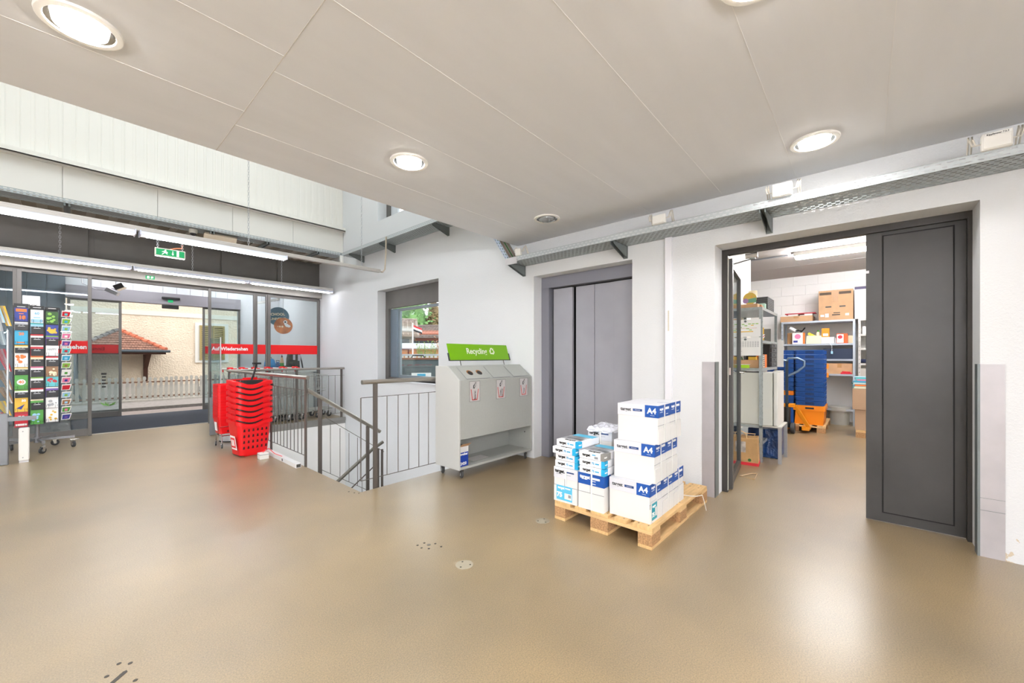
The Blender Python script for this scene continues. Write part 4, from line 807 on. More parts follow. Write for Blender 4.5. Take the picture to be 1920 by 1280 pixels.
def big_basket(label, z, lowest=False, top=False):
    t = thing('trolley_basket', label, 'shopping basket', (1.625, 6.14, z), math.radians(6), 'large red trolley baskets in a stack')
    H = .47
    L = [scl(base, .74, .74, .02), scl(base, .80, .80, .16), scl(base, .90, .90, H-.06)]
    L.append([(x*.92, y*.92, H-.005+dip(x, y)) for x, y in base]); 
    if not lowest: L = [scl(base, .885, .885, H-.09)]+L[2:]
    inner = [[(x*.86, y*.86, H-.005+dip(x, y)-.002) for x, y in base], scl(base, .84, .84, H-.075)]
    if lowest: inner.append(scl(base, .74, .74, .05))
    loft(MB(), L+inner, True, lowest or True).build('basket_body', RED, t, smooth=True)
    rim = MB(); loft(rim, [[(x*.93, y*.93, H-.052+dip(x, y)) for x, y in base], [(x*1.0, y*1.0, H-.048+dip(x, y)) for x, y in base], [(x*1.0, y*1.0, H-.004+dip(x, y)) for x, y in base], [(x*.93, y*.93, H+.002+dip(x, y)) for x, y in base], [(x*.88, y*.88, H+dip(x, y)) for x, y in base]], False)
    rim.build('rim', RED, t, smooth=True)
    hp = [(x*.86, y*.86, H-.012) for x, y in base if y < -.04]
    mb = MB(); 
    srt = sorted([(x*.87, y*.87) for x, y in base if y < 0], key=lambda q_: q_[0])
    for (xa, ya), (xb, yb) in zip(srt, srt[1:]):
        if abs(xa-xb) < .001: continue
        if max(abs(xa+.05), abs(xb+.05)) > .155: continue
        k_ = 1.04; up = lambda x: H+.014
        mb.prism([(xa*k_, ya*k_, H-.05), (xb*k_, yb*k_, H-.05), (xb*k_, yb*k_, up(xb)), (xa*k_, ya*k_, up(xa))], (0, .02, 0))
    mb.build('carry_handle', BLACK, t)
    if lowest:
        sl2 = MB()
        for r in range(4):
            for c_ in range(6):
                zz = .10+r*.075; f = .77+.13*(zz+.02)/.41; yy = -BDp*.5*f-.0015; cx = (-.13+c_*.052)
                sl2.prism([(cx-.010, yy+.004, zz), (cx+.014, yy+.004, zz), (cx+.009, yy-.002, zz+.036), (cx-.006, yy-.002, zz+.036)], (0, .002, 0))
        sl2.build('slots', mat('slot_shade', '#3a0608', .7), t, kind='stuff')  # flat dark quads painted in for the shade inside the holes
        xl = -BW*.5*.83
        q = MB().prism([(xl-.012, -.13, .10), (xl-.012, .02, .10), (xl-.036, .02, .28), (xl-.036, -.13, .28)], (-.003, 0, 0)).build('badge', TXTW, t)
        MB().prism([(xl-.019, -.115, .125), (xl-.019, .005, .125), (xl-.036, .005, .255), (xl-.036, -.115, .255)], (-.0035, 0, 0)).build('badge_field', RED, q)
        MB().prism([(xl-.024, -.095, .15), (xl-.024, -.07, .15), (xl-.034, -.07, .23), (xl-.034, -.095, .23)], (-.006, 0, 0)).prism([(xl-.024, -.05, .15), (xl-.024, -.02, .15), (xl-.034, -.02, .23), (xl-.034, -.05, .23)], (-.006, 0, 0)).build('badge_mark', TXTW, q)
        MB().box(-.10, -.12, 0, .10, .12, .022).build('foot', RED, t)
    if top:
        MB().tube([(.06, .12, H-.02), (.10, .12, H+.10), (.135, .13, H+.22)], .012, 8).box(.09, .10, H+.21, .18, .16, H+.235).build('pull_handle', BLACK, t)
        MB().box(-.02, .155, H-.01, .15, .175, H+.03).build('rear_rim', RED, t)
    return t
for i in range(8):
    big_basket(ORD[i]+' red trolley basket of the large stack' if i not in (0, 7) else ('lowest red trolley basket with badge and rows of slots' if i == 0 else 'topmost red trolley basket with raised black pull handle'), i*.073, i == 0, i == 7)
# small hand baskets on a wire dolly
hb = densify(rrect(.43, .30, .03))
hx, hy = 1.62, 6.93
dl = thing('basket_dolly', 'chromed wire dolly on small casters carrying the hand baskets', 'trolley', (hx, hy, 0), .03)
mb = MB()
for x in (-.17, .17):
    mb.tube([(x, -.15, .08), (x, -.11, .22), (x, -.13, .36)], .007, 8).tube([(x, .15, .08), (x, .11, .22), (x, .13, .36)], .007, 8)
mb.tube([(-.19, -.14, .30), (.19, -.14, .30), (.19, .14, .30), (-.19, .14, .30)], .006, 6, closed=True).tube([(-.17, -.12, .17), (.17, -.12, .17), (.17, .12, .17), (-.17, .12, .17)], .006, 6, closed=True)
mb.build('wire_frame', CHROME, dl, smooth=True)
for x in (-.17, .17):
    for y in (-.15, .15): caster(dl, (x, y, 0), .032, .018, 1.3)
for i in range(13):
    t = thing('hand_basket', (ORD[i]+' red hand basket on the wire dolly') if i not in (0, 12) else ('lowest red hand basket showing its tapered side and white badge' if i == 0 else 'topmost red hand basket of the stack on the dolly'), 'shopping basket', (hx, hy, .20+i*.0385), .03, 'red hand baskets stacked on the dolly')
    H = .24; L = [scl(hb, .86, .84, 0), scl(hb, .97, .96, H-.03)]
    if i: L = [scl(hb, .95, .94, H-.06), scl(hb, .97, .96, H-.03)]
    loft(MB(), L+[scl(hb, 1.0, 1.0, H-.03), scl(hb, 1.0, 1.0, H), scl(hb, .95, .94, H), scl(hb, .92, .91, H-.05)], True, True).build('basket_body', RED, t)
    if i == 0:
        q = MB().prism([(-.212, -.10, .05), (-.212, .0, .05), (-.222, .0, .17), (-.222, -.10, .17)], (-.003, 0, 0)).build('badge', TXTW, t)
        s_ = MB()
        for k in range(8): s_.box(-.10+k*.035, -.140, .02, -.09+k*.035, -.127, .05)
        for k in range(5): s_.box(.0, -.1425-.002*k, .07+.03*k, .006, -.12, .088+.03*k)
        s_.build('slots', mat('slot_shade', '#3a0608', .7), t, kind='stuff')  # dark pieces painted in for the shade of the openings
t = thing('waste_bin', 'low round steel bin half hidden behind the hand baskets', 'bin', (1.72, 7.35, 0)); MB().lathe([(.17, 0), (.175, .02), (.175, .13), (.165, .135)], 24).build('drum', ALU, t, smooth=True); MB().lathe([(.178, 0), (.178, .015)], 24).build('foot_ring', BLACK, t)
# ------------------------------------------------------------------ shopping trolleys
WIRE = mat('wire_zinc', '#b9bcb6', .4, metal=.3)
def trolley():
    t = thing('shopping_trolley', 'x', 'shopping trolley', (0, 0, 0), 0, 'row of nested wire shopping trolleys')
    mb = MB(); r = .0025
    def wire(a, b_, rr=r): mb.tube([a, b_], rr, 3, caps=False)
    def S(f, y): # side edges: f 0..1 along length ; returns x range
        return f
    L = .62; h0r, h0f, h1r, h1f = .52, .62, .98, .90; w0, w1 = .21, .27
    def P(f, g, s):   # f along, g up 0..1, s side -1/1
        zb = h0r+(h0f-h0r)*f; zt = h1r+(h1f-h1r)*f; wd = (w0+(w1-w0)*g)*(1-.28*f); return (L*f, s*wd, zb+(zt-zb)*g)
    for s in (-1, 1):
        for k in range(15): wire(P(k/14, 0, s), P(k/14, 1, s))
        for g in (0, .2, .4, .6, .8): wire(P(0, g, s), P(1, g, s))
        mb.tube([P(0, 1, s), P(1, 1, s)], .006, 6)
    for k in range(7): 
        f = -1+2*k/6; a = P(1, 0, 1); b_ = P(1, 1, 1); wire((a[0], a[1]*f, a[2]), (b_[0], b_[1]*f, b_[2])); a = P(0, 0, 1); b_ = P(0, 1, 1); wire((a[0], a[1]*f, a[2]), (b_[0], b_[1]*f, b_[2]))
        c_ = P(0, 0, 1); d = P(1, 0, 1); wire((c_[0], c_[1]*f, c_[2]), (d[0], d[1]*f, d[2]))
    for g in (0, .25, .5, .75, 1): wire(P(1, g, -1), P(1, g, 1)); wire(P(0, g, -1), P(0, g, 1))
    mb.build('wire_basket', WIRE, t)
    fm = MB()
    for s in (-1, 1):
        fm.tube([(-.05, s*.25, 1.0), (.02, s*.24, .60), (.05, s*.24, .48), (.12, s*.24, .14), (.10, s*.24, .13)], .010, 8)
        fm.tube([(.05, s*.24, .48), (.60, s*.16, .58)], .008, 6); fm.tube([(.04, s*.25, .15), (.74, s*.15, .17)], .010, 8)
    fm.tube([(.74, -.15, .17), (.74, .15, .17)], .010, 8)
    fm.build('chassis', mat('chassis_zinc', '#a3a6a1', .4, metal=.3), t, smooth=True)
    lt = MB()
    for k in range(7): lt.tube([(.08, -.20+k*.066, .17), (.72, -.14+k*.046, .19)], .004, 4)
    for k in range(6): lt.tube([(.12+k*.11, -.2, .185), (.12+k*.11, .2, .185)], .004, 4)
    lt.build('lower_rack', WIRE, t)
    MB().tube([(-.05, -.27, 1.06), (-.05, .27, 1.06)], .016, 10).build('push_handle', mat('handle_white', '#e4e0dc', .4), t, smooth=True)
    for s in (-1, 1): MB().tube([(-.05, s*.25, 1.0), (-.05, s*.26, 1.06)], .012, 6).build('handle_arm', REDD, t)
    MB().box(-.075, -.25, 1.035, -.0, -.13, 1.10).build('coin_lock', RED, t, bevel=.008); MB().box(-.0, -.21, 1.05, .06, -.16, 1.08).build('coin_slot', RED, t, bevel=.004)
    for x, y in ((.08, .23), (.08, -.23), (.68, .15), (.68, -.15)): caster(t, (x, y, 0), .058, .028, .3)
    return t
tl = trolley(); names = ['foremost trolley of the row, nearest the glass door', 'second shopping trolley counted from the glass door', 'third shopping trolley counted from the glass door', 'fourth shopping trolley counted from the glass door', 'second to last shopping trolley before the right wall', 'last shopping trolley of the row, nearest the right wall']
for i, x in enumerate([2.02, 2.20, 2.40, 2.62, 2.88, 3.12]):
    q = tl if i == 0 else dup(tl); q.location = (x, 8.86, 0); q['label'] = names[i]
# ------------------------------------------------------------------ anti theft gates
for x, y, l in [(-.50, 7.68, 'anti-theft gate post with clear panel at the left edge of the picture'), (1.68, 8.05, 'anti-theft gate post with clear panel behind the red hand baskets')]:
    t = thing('security_gate', l, 'security gate', (x, y, 0), -.1)
    MB().box(-.12, -.02, 0, .035, .02, .62).build('base_post', mat('gate_grey', '#75777a', .4, metal=.4), t, bevel=.008); MB().box(.02, -.018, .6, .035, .018, 1.62).build('edge_post', mat('gate_pale', '#b9bcc0', .35, metal=.3), t, bevel=.004)
    MB().box(-.12, -.008, .62, .02, .008, 1.60).build('pane', GLB, t)
    MB().box(.03, -.02, .52, .25 if x < 0 else .06, .0, .57).build('arm', mat('gate_grey', '#75777a', .4, metal=.4), t)
t = thing('floor_device', 'low white plastic box on the floor beside the left gate post', 'box', (-.36, 7.75, 0)); MB().box(-.035, -.045, .02, .05, .045, .42).build('housing', WHITE, t, bevel=.012); MB().box(-.03, -.04, 0, .045, .04, .02).build('base', ALU, t); MB().lathe([(.006, -.047), (.006, -.044)], 8, (.0, 0, .38), 'y').lathe([(.006, -.047), (.006, -.044)], 8, (.0, 0, .06), 'y').build('screw', TXTG, t)
# ------------------------------------------------------------------ greeting card rack
kx, ky = -.27, 8.55
t = thing('card_rack', 'revolving wire greeting card rack on a five-armed wheeled base', 'card rack', (kx, ky, 0))
GR = mat('rack_grey', '#8b8d90', .4, metal=.5); WB = mat('rack_wire', '#3a3b3e', .4, metal=.3)
for k, a in enumerate((-80, -8, 64, 136, 208)):
    a = math.radians(a); ca, sa = math.cos(a), math.sin(a)
    arm = MB(Matrix.Rotation(a, 4, 'Z')).box(.02, -.014, .135, .34, .014, .165).box(.34, -.016, .132, .348, .016, .168).build('base_arm', GR, t)
    caster(t, (.33*ca, .33*sa, 0), .043, .024, a+2.2)
    MB(Matrix.Rotation(a, 4, 'Z')).box(.30, -.01, .105, .36, .01, .118).box(.36, -.012, .11, .39, .012, .116).build('brake_lever', CHROME, arm)
MB().lathe([(.035, .11), (.035, .19)], 16).lathe([(.022, .19), (.022, 1.9)], 16).build('pole', GR, t, smooth=True)
cg = MB()
for s in (-.2, .2):
    for q_ in (-.2, -.067, .067, .2):
        cg.tube([(q_, s, .38), (q_, s, 1.97)], .0035, 5).tube([(s, q_, .38), (s, q_, 1.97)], .0035, 5)
for k in range(12):
    z = .40+k*.143; cg.tube([(-.2, -.2, z), (.2, -.2, z), (.2, .2, z), (-.2, .2, z)], .003, 5, closed=True)
cg.build('wire_cage', WB, t)
MB().box(-.185, -.185, .40, .185, .185, 1.94).build('inner_panel', mat('rack_inner', '#2c2d31', .6), t)
wp = MB(); 
for x in (-.030, .030): wp.tube([(x, -.222, 0), (x, -.222, .045), (x+(.018 if x > 0 else -.018), -.222, .045), (x+(.018 if x > 0 else -.018), -.205, .0)], .0015, 4)
wp.tube([(-.055, -.222, 0), (.055, -.222, 0)], .002, 4); wpm = wp.mesh('wire_pocket', WB)
PAL = {k: mat('card_'+k, v, .45) for k, v in dict(white='#f2f1ee', navy='#2b3a8f', orange='#ee7a2e', cyan='#35a7cf', teal='#5fbfc4', green='#4f9d3e', lime='#8cc152', red='#c62030', yellow='#e8b93a', brown='#9c7350', pink='#e47aa0', grey='#a5a6aa', sky='#9fd0ea', purple='#6c4a9e', cream='#efe2c0', dark='#2f5a22').items()}
cols = {-.133: [('18', 580, 26, 'card', 'navy', 'orange'), ('', 607, 15, 'strip', 'grey', 'white'), ('20', 622, 25, 'card', 'cyan', 'orange'), ('', 648, 14, 'strip', 'cream', 'yellow'), ('', 661, 26, 'card', 'white', 'orange'), ('', 687, 13, 'strip', 'cream', 'yellow'), ('40', 701, 25, 'card', 'green', 'white'), ('', 727, 14, 'strip', 'white', 'lime'), ('50', 741, 25, 'card', 'yellow', 'navy'), ('50', 766, 27, 'card', 'red', 'white')],
        0: [('60', 584, 24, 'card', 'white', 'sky'), ('', 608, 19, 'strip', 'sky', 'teal'), ('', 628, 19, 'strip', 'white', 'red'), ('', 648, 19, 'strip', 'red', 'white'), ('', 667, 19, 'strip', 'cream', 'orange'), ('', 686, 19, 'strip', 'white', 'pink'), ('', 705, 19, 'strip', 'white', 'lime'), ('', 725, 19, 'strip', 'white', 'red'), ('', 745, 19, 'strip', 'green', 'cream'), ('', 764, 26, 'card', 'green', 'sky')],
        .133: [('', 586, 23, 'card', 'dark', 'lime'), ('', 610, 20, 'card', 'navy', 'yellow'), ('', 630, 17, 'strip', 'purple', 'lime'), ('HAPPY', 648, 19, 'card', 'white', 'white'), ('', 668, 18, 'strip', 'white', 'red'), ('', 686, 19, 'card', 'brown', 'cream'), ('', 705, 18, 'card', 'teal', 'red'), ('', 724, 18, 'strip', 'purple', 'white'), ('', 743, 19, 'card', 'white', 'grey'), ('', 762, 26, 'card', 'white', 'yellow')]}
cname = {-.133: 'left', 0: 'middle', .133: 'right'}
rown = ['top', 'second', 'third', 'fourth', 'fifth', 'sixth', 'seventh', 'eighth', 'ninth', 'bottom']
desc = {'navy': 'dark blue', 'dark': 'leafy green', 'teal': 'turquoise', 'cream': 'cream', 'sky': 'sky blue', 'lime': 'light green'}
for x, rows in cols.items():
    hd = MB().box(x-.062, -.205, 1.945, x+.062, -.2, 2.0-abs(x+.133)*.12).build('header_card', BLACK, t); MB().box(x-.035, -.2056, 1.955, x+.035, -.205, 1.962).build('lettering', TXTW, hd)
    for r, (s, y0, hpx, kind, c1, c2) in enumerate(rows):
        zt = 1.30+(668-y0)/133.5; hh = hpx/133.5; a = random.uniform(-.015, .015)
        n1, n2 = desc.get(c1, c1), desc.get(c2, c2)
        lab = ('%s row of the %s column: %s greeting card with %s artwork%s' % (rown[r].capitalize(), cname[x], n1, n2, (' and number '+s) if s.isdigit() else '')) if kind == 'card' else '%s greeting card peeping out above the black divider, %s row, %s column' % (n1, rown[r], cname[x])
        c_ = thing('greeting_card', lab[0].lower()+lab[1:], 'greeting card', (kx+x, ky-.21, zt-hh), 0, 'greeting cards in the revolving rack')
        c_.rotation_euler = (-.06, 0, 0)
        q = MB().box(-.056, -.002, 0, .056, .002, hh).build('card_body', PAL[c1], c_)
        if kind == 'card':
            e = MB(); w_ = .05
            if s == 'HAPPY': txt('HAPPY', .034, TXTG, c_, (0, -.0028, hh*.62), '-y', sx=.8)
            elif s: 
                if c1 == 'green': e.lathe([(.038, -.0034), (.038, -.0024)], 16, (0, 0, hh*.5), 'y'); txt(s, .052, PAL['orange'], c_, (0, -.0045, hh*.5), '-y', bold=.03, sx=.9)
                elif c1 == 'white': e.box(-.05, -.003, .01, .05, -.002, hh*.3).box(-.03, -.003, hh*.38, .03, -.002, hh*.46); txt(s, .045, PAL['cyan'], c_, (0, -.003, hh*.72), '-y', bold=.02, sx=.9)
                elif c1 == 'navy': e.box(-.045, -.003, hh*.66, .045, -.002, hh*.86).box(-.02, -.003, hh*.5, .02, -.002, hh*.55); txt(s, .065, PAL['orange'], c_, (.006, -.0035, hh*.26), '-y', bold=.06, sx=.9)
                elif c1 == 'cyan': e.box(-.04, -.003, .02, .03, -.002, .035); txt(s, .05, PAL['orange'], c_, (0, -.0035, hh*.75), '-y', bold=.04, sx=.9)
                elif c1 == 'yellow': e.prism([(-.04, -.003, .05), (.03, -.003, .10), (.0, -.003, .03)], (0, .001, 0)); txt(s, .04, TXTW, c_, (.02, -.0035, hh*.78), '-y', bold=.05, sx=.9)
                else: e.box(-.05, -.003, .02, .05, -.002, .045); txt(s, .06, TXTW, c_, (0, -.0035, hh*.62), '-y', bold=.03, sx=1)
            else:
                for k in range(7):
                    cx, cz, r_ = random.uniform(-.035, .035), random.uniform(.025, hh-.03), random.uniform(.008, .02)
                    e.lathe([(r_, -.0024-.0002*k), (r_, -.002-.0002*k)], 9, (cx, 0, cz), 'y')
                if c1 == 'navy': e.lathe([(.032, -.0036), (.032, -.0024)], 14, (0, 0, .06), 'y')
            if e.v: e.build('artwork', PAL[c2], c_, kind='stuff')
            child('wire_pocket', wpm, t, (x, 0, zt-hh))
        else:
            MB().box(-.056, -.0028, hh*.86, .056, -.002, hh).build('artwork', PAL[c2], c_)
            d = MB().box(x-.052, -.223, zt-hh, x+.060, -.219, zt-hh*.33).build('divider_card', BLACK, t); MB().box(x-.028, -.2236, zt-hh*.52, x+.032, -.223, zt-hh*.48).box(x-.02, -.2236, zt-hh*.40, x-.012, -.223, zt-hh*.37).box(x+.01, -.2236, zt-hh*.40, x+.018, -.223, zt-hh*.37).build('lettering', TXTW, d)
sc_ = ['red', 'lime', 'sky', 'pink', 'purple', 'teal', 'cyan', 'lime', 'white', 'pink', 'red', 'sky', 'brown', 'green', 'navy', 'green']
for k in range(15):
    z = 1.855-k*.103
    c_ = thing('greeting_card', 'small %s card in the right side pockets of the rack, %s from the top' % (desc.get(sc_[k], sc_[k]), ORDT[k]), 'greeting card', (kx+.215, ky-.17, z), math.radians(22), 'small cards in the side pockets of the rack')
    MB().prism([(0, 0, 0), (.085, 0, 0), (.10, -.02, .085), (0, -.02, .085)], (0, .002, 0)).build('card_body', PAL['white'], c_)
    MB().prism([(.008, -.0025, .008), (.078, -.0025, .008), (.088, -.019, .070), (.008, -.019, .070)], (0, .002, 0)).build('artwork', PAL[sc_[k]], c_)
    MB().prism([(.03, -.007, .02), (.06, -.007, .02), (.06, -.014, .05), (.03, -.014, .05)], (0, .002, 0)).build('artwork_detail', PAL[sc_[(k+5) % 15]], c_)
lc = [('yellow', 1.70, .26, .0), ('sky', 1.74, .24, -.05), ('grey', 1.45, .36, -.04), ('red', 1.10, .30, .0), ('brown', .86, .26, .01), ('brown', .68, .22, .02), ('yellow', .52, .20, .0), ('red', .45, .12, -.02)]
for k, (c1, z, hh, dx) in enumerate(lc):
    c_ = thing('greeting_card', '%s card leaning from the left side of the rack, %s from the top' % (desc.get(c1, c1), ['first', 'second', 'third', 'fourth', 'fifth', 'sixth', 'seventh', 'eighth'][k]), 'greeting card', (kx-.215+dx, ky-.15, z), math.radians(-18), 'cards leaning out of the left side of the rack')
    for j in range(3): MB().prism([(-.02-j*.012, 0, 0), (-.0-j*.012, 0, 0), (-.05-j*.02, -.02, hh), (-.11-j*.02, -.02, hh)], (0, .0025, 0)).build('card_leaf', PAL[c1 if j != 1 else 'white'], c_)
# paper sign with dog logo text stuck on the glass behind
t = thing('paper_note', 'white paper note stuck on the glass above the card rack', 'notice', (-.36, 9.44, 2.12)); MB().box(-.085, 0, -.12, .085, .002, .10).build('sheet', TXTW, t); txt('BACK', .045, TXTK, t, (.0, -.002, -.05), '-y', sx=1.0)
# ------------------------------------------------------------------ display in the vestibule
t = thing('display_table', 'white display plinth behind the glass carrying school bags', 'table', (3.42, 10.05, 0)); MB().box(-.55, -.3, .94, .52, .3, .98).build('tabletop', WHITE, t); MB().box(-.50, -.25, 0, .48, .25, .94).build('plinth', WHITE, t)
def bag(label, loc, s, m, extra=None):
    t = thing('school_bag', label, 'bag', loc, .1)
    L = [(rrect(s[0]*f, s[1]*g, .03)) for f, g in ((1, .9), (1.05, 1), (1, .95), (.85, .8), (.6, .5))]; zs = [0, .15, .6, .88, 1]
    mb = MB(); loft(mb, [[(x, y, z*s[2]) for x, y in l_] for l_, z in zip(L, zs)], True, True); mb.build('bag_body', m, t, smooth=True)
    MB().box(-s[0]*.35, -s[1]*.62, s[2]*.08, s[0]*.35, -s[1]*.45, s[2]*.45).build('front_pocket', m, t, bevel=.01)
    MB().tube([(-.03, 0, s[2]), (-.03, 0, s[2]+.03), (.03, 0, s[2]+.03), (.03, 0, s[2])], .006, 6).build('carry_handle', BLACK, t)
    return t
CAMO = mat('camo_dark', '#3b3a2b', .8, var=(20, .8)); 
b1 = bag('camouflage patterned school backpack behind the glass near the right wall', (3.50, 9.95, .98), (.24, .18, .44), CAMO); MB().box(-.05, -.115, .24, .0, -.11, .36).box(.06, -.115, .22, .12, -.11, .36).build('hang_tag', mat('tag_pale', '#c9c6d0', .5), b1)
MB().tube([(.12, -.05, .40), (.17, -.06, .2), (.2, -.06, .02)], .015, 8).build('shoulder_strap', BLACK, b1)
bag('blue childs school bag behind the glass beside the big pencil', (3.02, 9.95, .98), (.20, .14, .27), mat('bag_blue', '#2a93d5', .5)); bag('small multicoloured pouch leaning beside the blue school bag', (3.17, 9.92, .98), (.09, .08, .20), mat('bag_multi', '#4a6f9e', .6, var=(18, .7)))
t = thing('roll_bag', 'small dark roll-shaped bag lying in front of the camouflage backpack', 'bag', (3.33, 9.86, 1.04)); MB().tube([(-.06, 0, 0), (.09, 0, 0)], .05, 12).build('bag_body', mat('camo2', '#4a4640', .8, var=(20, .5)), t, smooth=True)
t = thing('display_pencil', 'oversized green wooden pencil standing in the display', 'decoration', (3.30, 10.05, .98)); MB().lathe([(.045, 0), (.045, .17)], 6).build('shaft', PAL['green'], t); MB().lathe([(.045, .17), (.02, .30)], 6).build('wood_cone', mat('pencil_wood', '#dcb68a', .6), t); MB().lathe([(.02, .30), (.003, .36)], 6).build('tip', BLACK, t)
def disc(label, loc, r, m, rz):
    t = thing('hanging_disc', label, 'hanging sign', loc, rz); MB().lathe([(r, -.004), (r, .004)], 40, (0, 0, 0), 'y').build('disc', m, t)
    MB().tube([(0, 0, r), (0, 0, 3.2-loc[2])], .002, 4).build('string', TXTG, t); return t
d = disc('round blue hanging disc lettered School Universe', (3.45, 10.75, 2.28), .23, mat('disc_blue', '#4d7386', .5), -.30)
txt('SCHOOL', .085, PAL['cream'], d, (-.03, -.006, .05), '-y', bold=.04, rot=(0, -.06, 0)); txt('UNIVERSE', .075, PAL['cream'], d, (-.01, -.006, -.06), '-y', bold=.04, rot=(0, -.06, 0))
d = disc('round orange planet disc with a small astronaut hanging in front', (3.38, 10.2, 2.02), .19, mat('planet', '#b9682a', .5, var=(7, .55)), -.30)
MB().lathe([(.04, -.007), (.04, -.004)], 14, (.04, 0, .09), 'y').prism([(.01, -.005, .05), (.09, -.005, .05), (.13, -.005, -.04), (.05, -.005, -.02)], (0, -.002, 0)).prism([(.09, -.005, .04), (.15, -.005, .0), (.14, -.005, -.03), (.08, -.005, .01)], (0, -.002, 0)).build('astronaut', TXTW, d); MB().lathe([(.022, -.009), (.022, -.007)], 12, (.038, 0, .09), 'y').build('visor', BLACK, d)
q = MB()
for x, r_ in ((-.11, .010), (-.07, .018), (-.02, .022)): q.lathe([(r_, -.006), (r_, -.004)], 12, (x, 0, -.02), 'y')
q.build('small_planets', PAL['cream'], d)
for x_ in (.9, 2.9):
    t = thing('batten_lamp', 'fluorescent batten on the vestibule ceiling, %s of the sliding doors' % ('left' if x_ < 2 else 'right'), 'ceiling light', (x_, 11.4, 3.12)); MB().box(-.75, -.05, .03, .75, .05, .08).build('housing', WHITE, t); MB().box(-.73, -.04, -.01, .73, .04, .03).build('diffuser', mat('batten_glow2', '#fdfcff', .4, emit=40), t)
t = thing('strip_lamp', 'white lamp bar hanging inside the vestibule', 'ceiling light', (3.20, 10.6, 2.62), .1); MB().box(-.02, -.5, -.025, .02, .6, .025).build('housing', WHITE, t); MB().tube([(0, -.3, .02), (0, -.3, .58)], .002, 4).tube([(0, .4, .02), (0, .4, .58)], .002, 4).build('string', TXTG, t)
# ------------------------------------------------------------------ storage room: near shelf, fridge
def steel_shelf(name, label, loc, lx, ly, H, levels, posts=((0, 0), (1, 0), (0, 1), (1, 1)), m=GALV):
    t = thing(name, label, 'shelf', loc)
    pm = MB().box(0, 0, 0, .035, .003, H).box(0, 0, 0, .003, .035, H).mesh('post', m)
    for a, b_ in posts:
        o_ = child('post', pm, t, (a*lx, b_*ly, 0), (0, 0, [[0, math.pi/2*3], [math.pi/2, math.pi]][a][b_]))
        hs_ = MB()
        for k in range(int(H/.08)): hs_.box(.012, -.0008, .04+k*.08, .02, 0, .055+k*.08)
        if a == 0 and b_ == 0: hmesh = hs_.mesh('post_holes', GAP)
        c_ = bpy.data.objects.new('post_holes', hmesh); C.objects.link(c_); c_.parent = o_; c_['kind'] = 'stuff'
    for z in levels:
        MB().box(.002, .002, z-.035, lx-.002, ly-.002, z).build('shelf_board', m, t)
    return t
s1 = steel_shelf('metal_shelf', 'galvanised shelf beside the open glass door, holding drawers and papers', (5.66, .93, 0), 1.12, .42, 1.91, [1.91, 1.50, 1.155, .25])
MB().box(.0, .0, .42, .003, .42, .45).build('cross_brace', GALV, s1)
t = thing('fridge_table', 'small table with grey metal legs carrying the white fridge', 'table', (5.70, .74, 0))
MB().prism([(0, 0, .43), (.50, 0, .43), (.50, .61, .43), (0, .61, .43)], (0, 0, .022)).build('tabletop', mat('table_top', '#b9b6ae', .5), t, bevel=.008)
for x, y in ((.0, .0), (.46, .0), (.0, .57), (.46, .57)): MB().box(x, y, 0, x+.035, y+.035, .43).build('leg', mat('leg_grey', '#a3a5a8', .4, metal=.4), t)
t = thing('fridge', 'small white fridge standing behind the shelf post on a low table', 'fridge', (5.70, .775, .454)); FRW = mat('fridge_white', '#d5d6cf', .4)
MB().box(0, .055, .0, .48, .57, .645).build('fridge_body', FRW, t, bevel=.006); MB().box(0, 0, .0, .48, .048, .655).build('fridge_door', mat('fridge_door', '#e0e0dc', .35), t, bevel=.012); MB().box(.05, .0, .655, .45, .06, .665).build('top_hinge_cover', FRW, t)
# things on the near shelf
TOPZ = 1.911
t = thing('cardboard_tray', 'shallow brown cardboard tray on top of the near shelf', 'box', (5.68, .985, TOPZ)); MB().box(0, 0, 0, .25, .32, .045).build('tray', KRAFT, t)
t = thing('bird_cutout', 'round yellow, green and purple bird-like cardboard cut-out on the tray', 'decoration', (5.72, 1.075, TOPZ+.045)); 
MB().lathe([(.075, -.004), (.075, .004)], 28, (0, 0, .072), 'x').build('body', mat('felt_yellow', '#c9ab4e', .7), t); MB().prism([(-.006, .07, .02), (-.006, -.07, .02), (-.006, -.072, .08), (-.006, .02, .065), (-.006, .06, .05)], (.001, 0, 0)).build('green_belly', mat('felt_green', '#6aa085', .7), t); MB().lathe([(.032, -.008), (.032, -.006)], 16, (0, .045, .045), 'x').build('purple_wing', mat('felt_purple', '#9a7aa3', .7), t); MB().prism([(-.007, -.01, .095), (-.007, -.03, .10), (-.007, -.018, .085)], (.001, 0, 0)).build('beak', PAL['orange'], t)
t = thing('paper_roll', 'tall white roll with cream lid on the near shelf', 'roll', (6.15, 1.12, TOPZ)); MB().lathe([(.05, 0), (.05, .26)], 18).build('roll', TXTW, t, smooth=True); MB().lathe([(.052, .20), (.052, .27)], 18).build('lid', PAL['cream'], t, smooth=True)
t = thing('plastic_crate', 'dark grey ventilated crate on top of the near shelf', 'crate', (6.12, .945, TOPZ)); CRG = mat('crate_grey', '#55585a', .5); MB().box(.003, .003, 0, .49, .17, .17).build('crate_body', mat('crate_dark', '#2f3032', .6), t)
for k in range(8): MB().box(0, 0, .004+k*.023, .495, .18, .015+k*.023).build('slat', CRG, t)
t = thing('mint_box', 'small mint green box beside the dark crate', 'box', (5.98, .955, TOPZ)); MB().box(0, 0, 0, .1, .09, .075).build('box_body', mat('mint', '#b5ddd0', .5), t, bevel=.002)
t = thing('small_parcels', 'little red and cream packets on the shelf corner', 'packet', (5.80, .96, TOPZ)); MB().box(0, 0, 0, .12, .06, .03).box(.02, .01, .03, .09, .05, .045).build('packet', mat('packet_red', '#c98a62', .6, var=(40, .5)), t)
